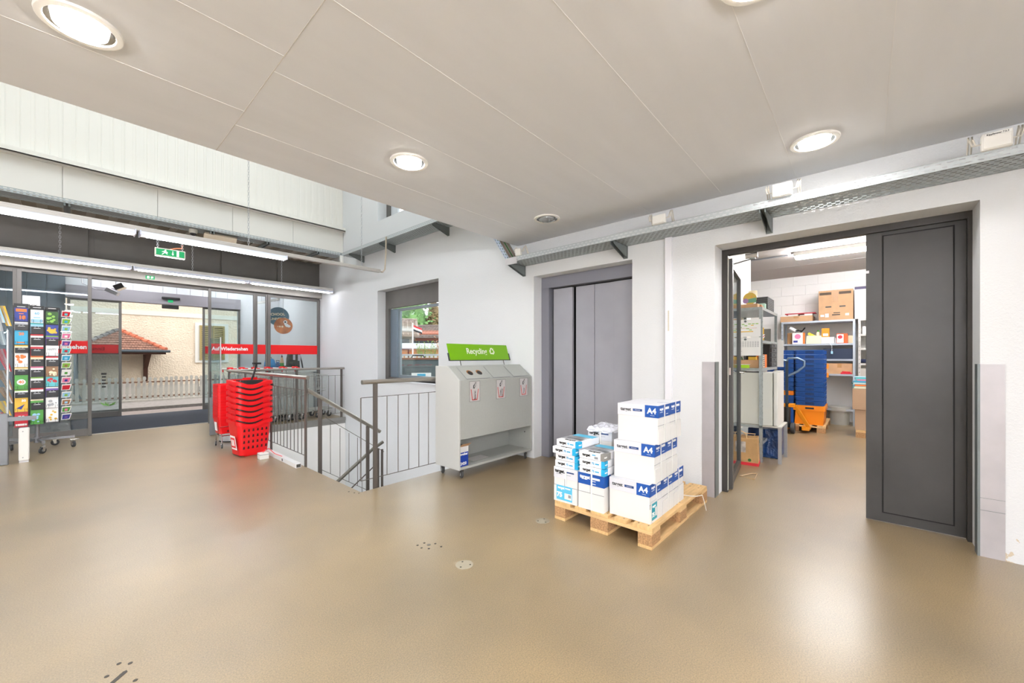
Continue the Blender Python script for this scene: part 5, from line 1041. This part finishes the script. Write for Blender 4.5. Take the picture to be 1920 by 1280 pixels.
# papers hung on the shelf front with magnets
for nme, z0, z1, l in (('paper', 1.545, 1.76, 'upper sheet with green and yellow schedule bars, held by a magnet on the shelf'), ('paper', 1.31, 1.535, 'lower sheet with a fine grey table, held by a magnet on the shelf')):
    t = thing('schedule_sheet', l, 'notice', (5.648, .945, 0)); MB().box(0, 0, z0, .002, .345, z1).build('sheet', TXTW, t)
    MB().lathe([(.014, -.008), (.014, 0)], 16, (0, .165, z1-.022), 'x').build('magnet', GALVD, t)
    if z0 > 1.5:
        for k, (y, z, m_) in enumerate([(.04, .055, 'lime'), (.08, .055, 'lime'), (.12, .055, 'lime'), (.19, .058, 'lime'), (.16, .075, 'lime'), (.09, .073, 'yellow'), (.22, .095, 'lime'), (.14, .112, 'lime'), (.11, .130, 'lime')]): MB().box(-.001, y-.015, z1-z-.006, 0, y+.015, z1-z+.004).build('bar', PAL[m_], t)
        MB().box(-.001, .08, z1-.156, 0, .33, z1-.145).build('yellow_line', PAL['yellow'], t); MB().box(-.001, .04, z1-.110, 0, .33, z1-.108).build('red_line', PAL['red'], t)
    else:
        q = MB()
        for r in range(8):
            for c_ in range(12): q.box(-.001, .02+c_*.027, z1-.05-r*.009, 0, .038+c_*.027, z1-.053-r*.009)
        q.box(-.001, .2, z1-.172, 0, .30, z1-.170).build('table_print', TXTG, t, kind='stuff')
S2, S3 = 1.501, 1.156
t = thing('picture_card', 'yellow and orange picture card standing on the middle shelf', 'card', (5.95, .96, S2)); MB().box(0, .0, 0, .004, .10, .17).build('card', PAL['yellow'], t); MB().lathe([(.02, -.003), (.02, 0)], 12, (0, .06, .06), 'x').build('orange_spot', PAL['orange'], t)
t = thing('folded_leaflets', 'bundle of folded red and white leaflets on the middle shelf', 'leaflet', (5.75, .95, S2))
for k in range(3): MB().prism([(0, .0, .01+k*.014), (.20, .0, .05+k*.014), (.20, .1, .05+k*.014), (0, .1, .01+k*.014)], (0, 0, .006)).build('leaflet', PAL['white' if k != 1 else 'red'], t)
t = thing('metal_plate', 'grey metal plate leaning at the back of the middle shelf', 'plate', (6.45, .96, S2)); MB().box(0, 0, 0, .004, .20, .18).build('plate', mat('plate_dark', '#77756f', .5, metal=.3), t)
t = thing('drawer_unit', 'black plastic unit of five small drawers on the lower shelf', 'drawer unit', (6.30, .93, S3)); MB().box(0, .02, 0, .44, .30, .33).build('housing', BLACK, t, bevel=.003)
for k in range(5):
    d = MB().box(.02, 0, .008+k*.064, .42, .02, .064+k*.064).build('drawer', mat('drawer_grey', '#3a3b3d', .4), t, bevel=.002); MB().box(.19, -.008, .025+k*.064, .25, 0, .045+k*.064).build('knob', mat('knob_grey', '#606366', .4), d)
t = thing('pinboard', 'narrow white board standing beside the drawer unit', 'board', (6.80, .86, 1.15)); MB().box(0, 0, 0, .02, .09, .38).build('board', WHITE, t)
t = thing('storage_box', 'brown cardboard box with odds and ends on the lower shelf', 'box', (5.68, .97, S3)); MB().box(0, 0, 0, .3, .36, .003).box(0, 0, 0, .004, .36, .10).box(.296, 0, 0, .3, .36, .10).box(0, 0, 0, .3, .004, .10).box(0, .356, 0, .3, .36, .10).build('carton', KRAFT, t)
MB().box(.03, .04, .004, .12, .12, .14).build('yellow_packet', PAL['yellow'], t); MB().lathe([(.045, .004), (.045, .11), (.03, .14)], 12, (.12, .24, 0)).build('green_bottle', PAL['dark'], t, smooth=True)
t = thing('green_tray', 'bright green plastic tray in front of the brown box', 'tray', (5.61, 1.06, S3)); MB().prism([(.01, .01, 0), (.065, .01, 0), (.065, .27, 0), (.01, .27, 0)], (0, 0, .04)).build('tray', mat('lime_plastic', '#9fce1f', .4), t); MB().box(0, 0, .04, .068, .28, .046).build('rim', TXTW, t)
t = thing('striped_box', 'small box with black and white diagonal stripes on the lower shelf', 'box', (6.0, .955, S3)); MB().box(0, 0, 0, .12, .10, .17).build('box_body', PAL['orange'], t); MB().box(-.001, .004, .004, 0, .06, .166).build('white_field', TXTW, t)
for k in range(6): MB().prism([(-.002, .006, .02+k*.025), (-.002, .055, .035+k*.025), (-.002, .055, .043+k*.025), (-.002, .006, .028+k*.025)], (.001, 0, 0)).build('stripe', TXTK, t)
t = thing('kraft_pouch', 'crumpled kraft paper pouch beside the striped box', 'bag', (5.86, .96, S3)); MB().prism([(0, 0, 0), (0, .06, 0), (0, .055, .13), (0, .03, .2), (0, .01, .14)], (.07, 0, 0)).build('pouch', mat('pouch', '#c9a67c', .8, var=(20, .15)), t, bevel=.006)
# bags under the table
t = thing('paper_bag', 'brown paper carrier bag with a red stripe on the floor inside the storage door', 'bag', (5.42, .93, 0), math.radians(6))
PB = mat('bag_kraft', '#b08a5c', .8, var=(10, .1), bump=(9, .8, .02))
MB().prism([(0, 0, 0), (0, .36, 0), (0, .355, .30), (0, .01, .33)], (.22, 0, 0)).build('bag_body', PB, t, bevel=.006); MB().box(-.003, -.003, .0, .223, .363, .035).build('red_stripe', PAL['red'], t)
MB().prism([(-.004, .13, .15), (-.004, .34, .15), (-.004, .34, .27), (-.004, .13, .28)], (.002, 0, 0)).build('printed_field', mat('bag_print', '#a59c95', .7, var=(12, .5)), t); MB().lathe([(.018, -.005), (.018, -.003)], 12, (0, .09, .065), 'x').build('logo', PAL['dark'], t); MB().box(.06, -.005, .27, .12, -.003, .30).build('logo', PAL['dark'], t)
MB().tube([(.02, .12, .31), (.0, .13, .38), (-.0, .19, .41), (.0, .25, .38), (.02, .26, .31)], .006, 8).build('bag_handle', mat('handle_kraft', '#d6b488', .8), t, smooth=True); MB().tube([(.15, .06, .32), (.13, .04, .36), (.12, .14, .36), (.15, .2, .32)], .005, 8).build('bag_handle', mat('handle_kraft', '#d6b488', .8), t, smooth=True)
t = thing('blue_bag', 'dark blue crinkled plastic carrier bag under the fridge table', 'bag', (5.98, .80, 0)); MB().prism([(0, 0, 0), (.42, 0, 0), (.40, 0, .38), (.02, 0, .36)], (0, .35, 0)).build('bag_body', mat('bag_navy', '#12366a', .3, var=(9, .5), bump=(12, 1.0, .03)), t, bevel=.01)
t = thing('doormat_scraper', 'thin triangular wire frame lying on the floor in front of the paper bag', 'frame', (4.80, .86, 0)); MB().tube([(0, 0, .01), (.25, .02, .01), (.22, .06, .012), (.03, .14, .01)], .006, 6, closed=True).build('wire', mat('wire_tan', '#b59a78', .5), t)
# ------------------------------------------------------------------ storage: back shelves
bs = steel_shelf('metal_shelf', 'large galvanised shelf at the back wall behind the blue crates', (9.76, .12, 0), .55, 1.15, 2.0, [2.0, 1.55, 1.25, .965, .30], m=mat('galv_pale', '#b4bcc6', .4, metal=.5))
bs2 = steel_shelf('metal_shelf', 'right galvanised shelf with closer boards, partly hidden by the black leaf', (9.76, -1.0, 0), .55, 1.08, 2.0, [2.0, 1.715, 1.457, 1.175, .80, .15], m=mat('galv_warm', '#c6c3bd', .4, metal=.4))
def box_(name, label, loc, s, m, cat='box', group=None, tape=True, bev=.003, rz=0):
    t = thing(name, label, cat, loc, rz, group); MB().box(0, 0, 0, *s).build('box_body', m, t, bevel=bev)
    if tape: MB().box(-.002, s[1]*.42, s[2]*.6, 0, s[1]*.58, s[2]+.001).box(-.001, s[1]*.42, s[2], s[0], s[1]*.58, s[2]+.0015).build('tape', mat('tape_tan', '#a77c4c', .4), t)
    return t
t = box_('moving_box', 'large brown cardboard box with two grip holes on top of the back shelf', (9.80, .15, 2.0), (.42, .515, .575), KRAFT)
MB().box(-.003, .32, .49, 0, .50, .54).box(-.003, .03, .49, 0, .21, .54).build('dark_print', mat('print_dark', '#4a3c2e', .7), t, kind='stuff')
for y in (.11, .32): MB().box(-.003, y, .245, 0, y+.09, .27).build('grip_hole', BLACK, t, bevel=.01)
for y, z in ((.06, .08), (.36, .06), (.43, .07), (.36, .09)): MB().box(-.003, y, z, 0, y+.055, z+.04).build('label', TXTW, t)
MB().box(-.003, .19, .09, 0, .31, .11).box(-.003, .19, .13, 0, .29, .145).build('print', TXTK, t)
t = box_('appliance_box', 'white printed box beside the large brown box on the back shelf', (9.80, -.42, 2.0), (.40, .55, .60), CARTON, tape=False); MB().box(-.002, 0, .55, 0, .55, .60).build('dark_print', mat('print_violet', '#4a4260', .6), t)
box_('flat_box', 'flat brown cardboard box at the left end of the back shelf', (9.79, .76, 2.0), (.42, .53, .115), KRAFT)
t = thing('red_tray', 'red and white flat trays stacked on the flat brown box', 'tray', (9.86, .72, 2.117)); MB().box(0, 0, .045, .3, .50, .062).build('red_lid', mat('tray_red', '#b92232', .5), t); MB().box(.02, .05, 0, .28, .18, .045).box(.02, .28, 0, .28, .45, .045).build('spacer', TXTW, t)
B = 1.551
box_('small_box', 'brown carton at the left of the loaded back shelf', (9.86, 1.05, B), (.2, .13, .23), KRAFTD, tape=False)
t = box_('detergent_box', 'white and pink detergent pack on the back shelf', (9.80, .88, B), (.12, .21, .225), mat('pack_white', '#efe6e2', .5), tape=False); MB().lathe([(.05, -.002), (.05, 0)], 16, (0, .12, .15), 'x').build('pink_spot', PAL['pink'], t); MB().box(-.002, .12, .03, 0, .19, .07).build('blue_print', PAL['navy'], t); MB().box(-.002, 0, .0, 0, .035, .225).build('orange_edge', PAL['orange'], t)
t = box_('filing_box', 'cream open filing carton on the back shelf', (9.82, .62, B), (.25, .24, .16), PAL['cream'], tape=False)
t = thing('rolled_papers', 'white cardboard tube lying diagonally on the cartons', 'roll', (9.92, 1.12, 1.80)); MB().tube([(0, .02, .09), (.0, -.10, .0)], .035, 12).build('tube', TXTW, t, smooth=True)
t = thing('cable_tangle', 'dark tangled cables lying on the detergent pack', 'cable', (9.88, .95, 1.785)); MB().tube([(0, .10, .0), (.0, .05, .05), (.02, 0, .01), (0, -.06, .09), (0, -.02, .03), (0, .09, .04)], .012, 6).build('cable', BLACK, t, smooth=True)
t = thing('banana_packet', 'yellow and green packets leaning in the filing carton', 'packet', (9.86, .80, 1.71)); MB(Matrix.Rotation(.6, 4, 'X')).box(0, -.12, 0, .08, .06, .05).build('packet', mat('yellow_green', '#cdc23c', .5, var=(15, .4)), t)
t = thing('spray_bottle', 'cream bottle with green cap on the back shelf', 'bottle', (9.95, .68, B)); MB().lathe([(.04, 0), (.04, .20), (.02, .24)], 14).build('bottle', PAL['cream'], t, smooth=True); MB().lathe([(.018, .24), (.018, .27)], 10).build('cap', PAL['green'], t)
t = box_('white_box', 'white lidded archive box under the orange packet', (9.80, .43, B), (.22, .20, .12), CARTON, tape=False); MB().box(-.004, -.003, .09, .224, .203, .125).build('lid', CARTON, t)
t = box_('orange_packet', 'orange packet standing on the white archive box', (9.82, .50, B+.127), (.10, .12, .17), mat('pack_orange', '#e8920f', .5), tape=False); MB().box(-.002, .02, .02, 0, .10, .07).build('white_field', TXTW, t)
t = box_('washing_powder', 'orange and white washing powder carton on the back shelf', (9.80, .23, B), (.12, .165, .185), mat('pack_red_orange', '#e2571f', .5), tape=False); MB().box(-.002, .06, .01, 0, .16, .17).build('white_field', PAL['white'], t); MB().lathe([(.035, -.004), (.035, -.002)], 14, (0, .11, .12), 'x').build('red_spot', PAL['red'], t)
box_('pale_box', 'pale beige box at the right end of the loaded shelf', (9.95, .13, B), (.2, .10, .15), PAL['cream'], tape=False)
box_('navy_crate', 'dark navy crate on the shelf right of the blue crate stack', (9.80, .14, 1.251), (.4, .45, .2), mat('crate_navy', '#1b2942', .5), tape=False, cat='crate')
box_('brown_box', 'brown cardboard box low on the shelf right of the crates', (9.80, .15, .966), (.3, .40, .20), KRAFT)
t = thing('red_tool', 'red tool lying in front of the low brown box', 'tool', (9.77, .17, .966)); MB().box(-.01, 0, 0, .03, .16, .03).tube([(0, .02, .035), (0, .14, .045)], .012, 6).build('tool_body', PAL['red'], t)
t = thing('keychain', 'light blue tag hanging on a white cord from the shelf edge', 'tag', (9.75, .46, 1.52)); MB().tube([(0, .03, .03), (0, .0, -.02), (0, .0, -.12)], .004, 5).build('cord', TXTW, t); MB().box(-.005, -.015, -.17, .005, .015, -.12).build('tag', PAL['sky'], t)
t = thing('bucket', 'large pale grey plastic bucket with lid on the floor at the shelf', 'bucket', (9.90, .36, 0)); BK = mat('bucket_grey', '#b3b2aa', .5); MB().lathe([(.15, 0), (.165, .26)], 24).build('bucket_body', BK, t, smooth=True); MB().lathe([(.175, .25), (.178, .28), (.172, .30), (.172, .33), (.16, .335)], 24).build('lid', BK, t, smooth=True)
box_('white_jar_box', 'small white box on the upper board of the right shelf', (9.80, -.12, 1.716), (.15, .14, .14), WHITE, tape=False)
t = thing('blue_roll', 'dark blue rolled cloth on the right shelf', 'cloth', (9.85, -.02, 1.215)); MB().tube([(0, -.2, 0), (0, .08, 0)], .035, 10).build('cloth', mat('cloth_navy', '#1d2440', .9), t, smooth=True)
box_('box_file', 'pale box file behind the stacked folders', (9.80, -.12, .82), (.3, .20, .26), mat('file_grey', '#b9b3aa', .6), tape=False)
# pallet with blue crates and pallet jack
def small_pallet(label, x, y, L, Wd, rz=0):
    t = thing('pallet', label, 'pallet', (x, y, 0), rz)
    for k in range(5): MB().box(0, k*(Wd-.12)/4, .10, L, k*(Wd-.12)/4+.12, .122).build('deck_board', WOOD, t)
    for a in (0, (L-.12)/2, L-.12):
        MB().box(a, 0, .085, a+.12, Wd, .10).build('cross_board', WOODY, t)
        for b_ in (0, (Wd-.12)/2, Wd-.12): MB().box(a, b_, 0, a+.12, b_+.12, .085).build('block', CHIP, t)
    return t
small_pallet('wooden pallet under the blue crates in the storage room', 8.47, .48, 1.2, .85); small_pallet('wooden pallet under the brown boxes right in the storage room', 8.42, -.85, 1.0, .95)
CB = mat('crate_blue', '#0f4a94', .45); CO = mat('crate_orange', '#ef8b10', .45); CBD = mat('crate_blue_dark', '#0b2758', .5)
def crate_mesh(m, md, H):
    mb = MB(); lx, ly = .60, .40
    mb.m(0).box(.015, .015, 0, lx-.015, ly-.015, H-.01); mb.box(0, 0, H-.018, lx, ly, H-.004); mb.box(.004, .004, H*.45, lx-.004, ly-.004, H*.5)
    for x in (.03, .2, .38, .56): mb.box(x-.006, -.0, .004, x+.006, ly, H-.005)
    for y in (.03, .13, .27, .37): mb.box(.0, y-.006, .004, lx, y+.006, H-.005)
    mb.m(1).box(.012, .14, H*.25, .016, .26, H*.75)
    return mb.mesh('crate_body', [m, md])
cbm = crate_mesh(CB, CBD, .078); com = crate_mesh(CO, CBD, .078)
def crate(x, y, z, me, label, group): 
    t = thing('stacking_crate', label, 'crate', (x, y, z), 0, group); child('crate_body', me, t); return t
t = thing('stacking_crate', 'deep orange crate at the bottom of the blue crate stack', 'crate', (8.50, .50, .123)); crm = MB().prism([(.02, .015, 0), (.58, .015, 0), (.60, 0, .24), (0, 0, .24)], (0, .40, 0)); crm.build('crate_body', CO, t, bevel=.003); q = MB().box(-.008, -.012, .24, .61, .43, .33)
q.build('rim', CO, t, bevel=.003); MB().box(-.010, .14, .27, -.008, .26, .30).build('grip_hole', BLACK, t)
for y in (0.02, .12, .28, .40): MB().box(-.014, y-.008, .24, -.008, y+.008, .33).build('rib', CO, t)
for i in range(12): crate(8.48, .50, .455+i*.080, cbm, ORD[i]+' blue crate in the front stack on the pallet', 'blue crates of the front stack')
for i in range(12):
    o_ = i in (2,)
    crate(8.50, .925, .455+i*.080-.0, com if o_ else cbm, ('single orange crate within the left blue stack' if o_ else ORD[i]+' crate in the left blue stack beside the front one'), 'crates of the left stack')
t = thing('stacking_crate', 'deep blue crate under the left stack behind the pallet jack', 'crate', (8.50, .925, .123)); MB().box(0, 0, 0, .6, .4, .33).build('crate_body', CB, t, bevel=.004)
for i, z in ((3, .92), (5, 1.08)):
    t = thing('stacking_crate', ['lower', 'upper'][i == 5]+' orange crate end visible behind the front blue stack', 'crate', (9.10, .475, z)); MB().box(0, 0, 0, .06, .3, .08).build('crate_body', CO, t)
t = thing('pallet_jack', 'orange hand pallet jack with dark tubular handle in front of the crates', 'pallet jack', (8.15, .93, 0))
JO = mat('jack_orange', '#e7900f', .4); JD = mat('jack_dark', '#34404d', .4, metal=.4)
for s in (-.17, .17):
    if s < 0: MB().box(.1, -.25, .05, .42, -.14, .11).build('fork', JO, t, bevel=.01)
    else: MB().box(.1, .0, .05, .30, .12, .11).build('fork', JO, t, bevel=.01)
MB().prism([(.02, -.02, .48), (.02, -.08, .48), (.12, -.26, .11), (.12, -.20, .11)], (.06, 0, 0)).build('lift_frame', JO, t, bevel=.005); MB().box(-.02, -.06, .44, .10, .10, .50).build('head_plate', JO, t, bevel=.01)
MB().lathe([(.05, .10), (.05, .44)], 14, (.0, .05, 0)).lathe([(.03, .44), (.03, .52)], 12, (0, .05, 0)).build('pump', BLACK, t, smooth=True)
for y in (-.03, .12): MB().lathe([(.085, -.03), (.09, -.02), (.09, .02), (.085, .03)], 24, (0, y, .09), 'y').build('wheel', RUBBER, t, smooth=True)
MB().box(-.03, .03, .5, .01, .07, 1.22).build('tiller', JD, t, bevel=.005)
MB().tube([(-.01, .05, 1.22), (-.01, .03, 1.27), (-.01, -.10, 1.27), (-.01, -.19, 1.22), (-.01, -.19, 1.14), (-.01, -.10, 1.05), (-.01, .05, .96)], .018, 12).tube([(-.01, .05, 1.22), (-.01, .2, 1.27), (-.01, .26, 1.15)], .018, 12).build('grip_loop', mat('jack_bluegrey', '#7a8fa6', .3, metal=.6), t, smooth=True)
# boxes and folders right
t = box_('brown_box', 'lower brown cardboard box on the right storage pallet', (8.43, -.45, .123), (.4, .56, .325), mat('kraft_pale', '#a98b70', .8), tape=False)
t = box_('brown_box', 'upper brown cardboard box carrying the stack of folders', (8.41, -.42, .45), (.42, .56, .34), mat('kraft_pale', '#a98b70', .8), tape=False); MB().prism([(-.002, .03, .05), (-.002, .06, .05), (-.002, .045, .08)], (.001, 0, 0)).build('recycling_mark', TXTK, t)
fc = ['pale', 'orange', 'pink', 'lime', 'cyan', 'teal', 'yellow']; z = .79
for k, (c1, hh, dy) in enumerate([('cream', .03, .02), ('orange', .035, .01), ('white', .025, .03), ('cyan', .025, .02), ('pink', .03, -.02), ('teal', .03, .0)]):
    t = thing('ring_folder', '%s folder, %s in the pile on the brown box' % ({'cream': 'cream', 'orange': 'orange', 'white': 'white', 'cyan': 'light blue', 'pink': 'pink', 'teal': 'turquoise'}[c1], ORD[k]), 'folder', (8.42, -.32, z), 0, 'folders piled on the brown box')
    MB().box(0, 0, 0, .3, .42+dy, hh-.004).build('pages', PAL[c1], t); MB().box(-.004, .0, 0, .304, .44+dy, .003).box(-.004, .435+dy, 0, .304, .44+dy, hh).box(-.004, 0, hh-.003, .304, .44+dy, hh).build('cover', PAL['sky' if k % 2 else 'teal'], t); z += hh+.001
# storage lamp
t = thing('batten_lamp', 'fluorescent batten lamp on the storage room ceiling', 'ceiling light', (7.92, 0, 2.90))
MB().box(-.05, -.75, .03, .05, .86, .10).build('housing', WHITE, t, bevel=.01); MB().box(-.045, -.73, -.02, .045, .84, .03).build('diffuser', mat('batten_glow', '#fdfcff', .4, emit=140), t, bevel=.02)
t = thing('batten_lamp', 'unseen second batten lamp added beside the storage door to brighten the room', 'ceiling light', (5.0, -2.15, 2.92)); MB().box(-.05, -.75, .03, .05, .75, .08).build('housing', WHITE, t); MB().box(-.045, -.73, -.02, .045, .73, .03).build('diffuser', mat('batten_glow', '#fdfcff', .4, emit=140), t)  # extra fill for the storage room, placed outside the doorway view
# ------------------------------------------------------------------ view through the right window
def tiled_house(label, cx, cy, rz, lx, ly, eave, ridge, wallm, roofm):
    t = thing('house', label, 'house', (cx, cy, -.1), rz)
    MB().prism([(-lx/2, -ly/2, 0), (-lx/2, ly/2, 0), (-lx/2, ly/2, eave), (-lx/2, 0, ridge-.1), (-lx/2, -ly/2, eave)], (lx, 0, 0)).build('walls', wallm, t)
    n = int(ly/2/.32)
    for s in (-1, 1):
        MB().prism([(-lx/2-.4, s*(ly/2+.5), eave-.3), (-lx/2-.4, 0, ridge), (-lx/2-.4, 0, ridge-.12), (-lx/2-.4, s*(ly/2+.5), eave-.42)], (lx+.8, 0, 0)).build('roof_deck', roofm, t)
        q = MB()
        for k in range(n+2):
            f = k/(n+2); y = s*(ly/2+.5)*(1-f); z = eave-.3+(ridge-eave+.3)*f
            for j in range(int((lx+.8)/.3)): x = -lx/2-.4+j*.3; q.box(x, y-.02, z, x+.24, y+.06, z+.07)
        q.build('roof_tiles', roofm, t, kind='stuff')
    MB().tube([(-lx/2-.4, 0, ridge+.03), (lx/2+.4, 0, ridge+.03)], .09, 6).build('ridge', roofm, t)
    return t
RT = mat('roof_tile_grey', '#8b7b70', .8, var=(3, .25)); HW = mat('house_grey', '#8f8a84', .8); WDW = mat('window_dark', '#3c4046', .3)
h1 = tiled_house('grey gabled house with weathered tiled roof seen through the right window', 14.3, 26.9, math.radians(-32), 6.5, 5.2, 3.15, 4.1, HW, RT)
for x_ in (-2.2, -.6, 1.0, 2.2): MB().box(x_, -2.64, 1.7, x_+.8, -2.6, 2.6).build('window', WDW, h1)
h2 = tiled_house('reddish house with dark tiled roof behind the flag pole', 23.0, 31.0, math.radians(-52), 7.5, 4.8, 3.45, 4.3, mat('house_brick', '#9a5a45', .85), mat('roof_tile_brown', '#75655e', .8, var=(3, .25))); MB().box(-1.5, -2.44, 2.3, 1.6, -2.4, 2.8).build('window', WDW, h2)
t = thing('lean_to_shed', 'low shed with a pale metal roof and orange boarded wall outside the window', 'shed', (11.6, 18.0, -.1), math.radians(-35))
MB().box(-3.2, 0, 0, 3.2, 2.4, 1.75).build('walls', mat('shed_orange', '#c58f63', .8, var=(2, .2)), t); MB().prism([(-3.5, -.3, 1.78), (-3.5, 2.6, 2.12), (-3.5, 2.6, 2.18), (-3.5, -.3, 1.83)], (7, 0, 0)).build('metal_roof', mat('tin_roof', '#8f9496', .5, metal=.3), t)
for k in range(8): MB().box(-3.1+k*.85, -.03, 0, -3.04+k*.85, 0, 1.75).build('board_post', mat('timber_dark', '#4a2c20', .8), t)
h3 = thing('house', 'white modern house high on the wooded hill', 'house', (36.6, 47.6, 0), .6); MB().prism([(-3, 0, 4.0), (-3, 6, 4.0), (-3, 6, 9.4), (-3, 0, 8.4)], (6, 0, 0)).build('walls', WHITE, h3); MB().box(-2, -.05, 6.0, .2, 0, 7.2).build('window', WDW, h3)
t = thing('hillside', 'green wooded hillside behind the houses', 'hill', (40, 62, -2)); t['category'] = 'hill'; MB().add([(-60, -14, 1), (60, -44, 1), (60, 20, 14), (-60, 40, 14)], [(0, 1, 2, 3)]).build('slope', mat('hill_green', '#5a7a3c', .95, var=(.3, .3)), t)
def tree(label, x, y, z0, h_, w_, m, cone=False):
    t = thing('tree', label, 'tree', (x, y, z0), 0, 'trees on the hillside'); MB().tube([(0, 0, 0), (0, 0, h_*.5)], .18, 7).build('trunk', mat('bark', '#5a4a3a', .9), t)
    mb = MB(); rnd = random.Random(int(x*10+y))
    for k in range(1500):
        a = rnd.uniform(0, 6.283); u = rnd.uniform(-1, 1); 
        if cone: f = rnd.random(); R_ = w_*(1-f)*.9; p = Vector((R_*math.cos(a), R_*math.sin(a), h_*.1+f*h_*.9))
        else:
            r_ = math.sqrt(1-u*u); j = 1+.25*math.sin(3*a+x)*r_; p = Vector((w_*r_*math.cos(a)*j, w_*r_*math.sin(a)*j, h_*.6+u*h_*.4))
        s = h_*.024*rnd.uniform(.7, 1.5); e1 = Vector((rnd.uniform(-1, 1), rnd.uniform(-1, 1), rnd.uniform(-1, 1))).normalized()*s; e2 = e1.orthogonal().normalized()*s
        mb.add([p-e1, p+e2*.8, p+e1, p-e2*.8], [(0, 1, 2, 3)])
    mb.build('foliage', m, t, kind='stuff')
    if not cone: 
        c_ = MB().lathe([(w_*.3, h_*.25), (w_*.8, h_*.4), (w_*.86, h_*.62), (w_*.6, h_*.85), (w_*.15, h_*.97)], 10); c_.build('crown', m, t, smooth=True)
    else: MB().lathe([(w_*.8, h_*.12), (w_*.02, h_*.98)], 10).build('crown', m, t, smooth=True)
    return t
G1 = mat('foliage_green', '#8fb862', .8, var=(.8, .35)); G2 = mat('foliage_dark', '#6f9457', .8, var=(.8, .3)); G3 = mat('leaf_brown', '#97825f', .8, var=(.8, .3)); G4 = mat('leaf_bright', '#b4d35c', .8, var=(.8, .3))
for l, x, y, z0, h_, w_, m_ in [('broad green tree at the far left of the window view', 24, 45, 1.0, 7.5, 3.6, G1), ('dark green tree behind the grey gabled house', 29, 44, 1.0, 8.0, 3.2, G2), ('brownish conifer in the middle of the window view', 31.5, 41.5, .5, 8.6, 2.4, G3), ('large green tree right of the brownish conifer', 37, 44, 1, 8.5, 3.6, G1), ('bright green round tree below the white house', 30.0, 36.5, 0, 4.6, 2.4, G4), ('tall dark tree at the right edge of the window view', 42, 44, 1, 9.5, 4, G2), ('tall green tree high on the left of the hill', 27, 52, 3, 9, 4, G1), ('dark tree on the hill crest', 36, 56, 4, 9, 4, G2)]: tree(l, x, y, z0, h_, w_, m_, 'conifer' in l)
t = thing('flag_pole', 'white flag pole in the middle of the window view', 'flag pole', (12.39, 18.18-3.2, -.1)); MB().tube([(0, 0, 0), (0, 0, 3.05)], .03, 8).build('pole', WHITE, t)
t.location = (11.3, 16.58, -.1)
t = thing('flag', 'red, white and black striped flag drooping from the pole', 'flag', (11.315, 16.57, 2.2)); 
for k, m_ in enumerate((PAL['red'], WHITE, mat('flag_black', '#2a2a30', .8))):
    q = MB()
    for j in range(5):
        x0, x1 = j*.085, (j+1)*.085; f = lambda x: (x*.75, -x*.65+.04*math.sin(x*14), .66-.095*k-.45*x)
        a, b_ = f(x0), f(x1); q.add([a, b_, (b_[0], b_[1], b_[2]-.095), (a[0], a[1], a[2]-.095)], [(0, 1, 2, 3)])
    q.build('stripe', m_, t)
def shrub(label, x, y, w_, h_, m):
    t = thing('shrub', label, 'shrub', (x, y, -.1), 0, 'shrubs outside the right window'); rnd = random.Random(int(x*100)); mb = MB()
    for k in range(110):
        a = rnd.uniform(0, 6.28); L = rnd.uniform(.5, 1)*h_; tip = Vector((math.cos(a)*w_*rnd.uniform(.2, 1), math.sin(a)*w_*.5, L)); 
        for j in range(12):
            p = tip*((j+2)/13); s = .05; d = Vector((rnd.uniform(-1, 1), rnd.uniform(-1, 1), rnd.uniform(-.2, 1))).normalized()*s; e = d.orthogonal().normalized()*s*.4
            mb.add([p-e, p+d*2, p+e], [(0, 1, 2)])
        mb.tube([(0, 0, 0), tip], .005, 3)
    mb.build('foliage', m, t, kind='stuff'); return t
shrub('bushy green shrub with arching shoots right of the flag pole', 9.35, 12.75, .7, 2.0, mat('shrub_olive', '#7f8f45', .8, var=(3, .3))); shrub('reddish green shrub at the right edge of the window view', 10.0, 12.2, .7, 2.2, mat('shrub_red', '#b07a52', .8, var=(3, .3)))
shrub('low green shrub left of the flag pole', 8.1, 13.4, .8, 1.55, mat('shrub_green', '#6f8f55', .8, var=(3, .3)))
t = thing('metal_fence', 'pale metal balustrade behind the grey container', 'fence', (6.0, 10.4, -.1), math.atan2(-.64, .91)); MB().box(-1, -.03, 1.42, 3.5, .05, 1.47).build('top_rail', mat('rail_pale', '#b6bcc2', .4, metal=.4), t)
for k in range(38): MB().box(-1+k*.12, 0, .6, -.92+k*.12, .02, 1.42).build('slat', WHITE, t)
t = thing('grey_container', 'large dark grey metal container with a small sign right outside the window', 'container', (3.9, 5.6, 0)); 
t.location = (4.75, 7.55, -.1); t.rotation_euler = (0, 0, math.atan2(-.62, .88)); CT = mat('container_grey', '#5d6668', .6, var=(4, .2))
MB().box(-.9, 0, 0, 1.9, 1.2, 1.33).build('container_body', CT, t, bevel=.01); MB().box(-.92, -.03, 1.33, 1.92, 1.22, 1.37).build('brown_edge', mat('rust_edge', '#8b5a40', .8), t)
MB().tube([(.3, .02, 1.37), (.33, .02, 1.42), (.55, .02, 1.42), (.58, .02, 1.37)], .015, 6).build('lid_handle', BLACK, t); MB().bar((-.15, -.01, 1.16), (.15, -.01, .92), .012).build('strut', GALVD, t)
q = MB().box(.30, -.012, .86, .72, 0, 1.04).build('sign_plate', TXTW, t); MB().box(.42, -.016, .96, .60, -.012, 1.02).build('blue_print', PAL['cyan'], q); MB().box(.33, -.016, .89, .69, -.012, .91).build('print', TXTG, q)
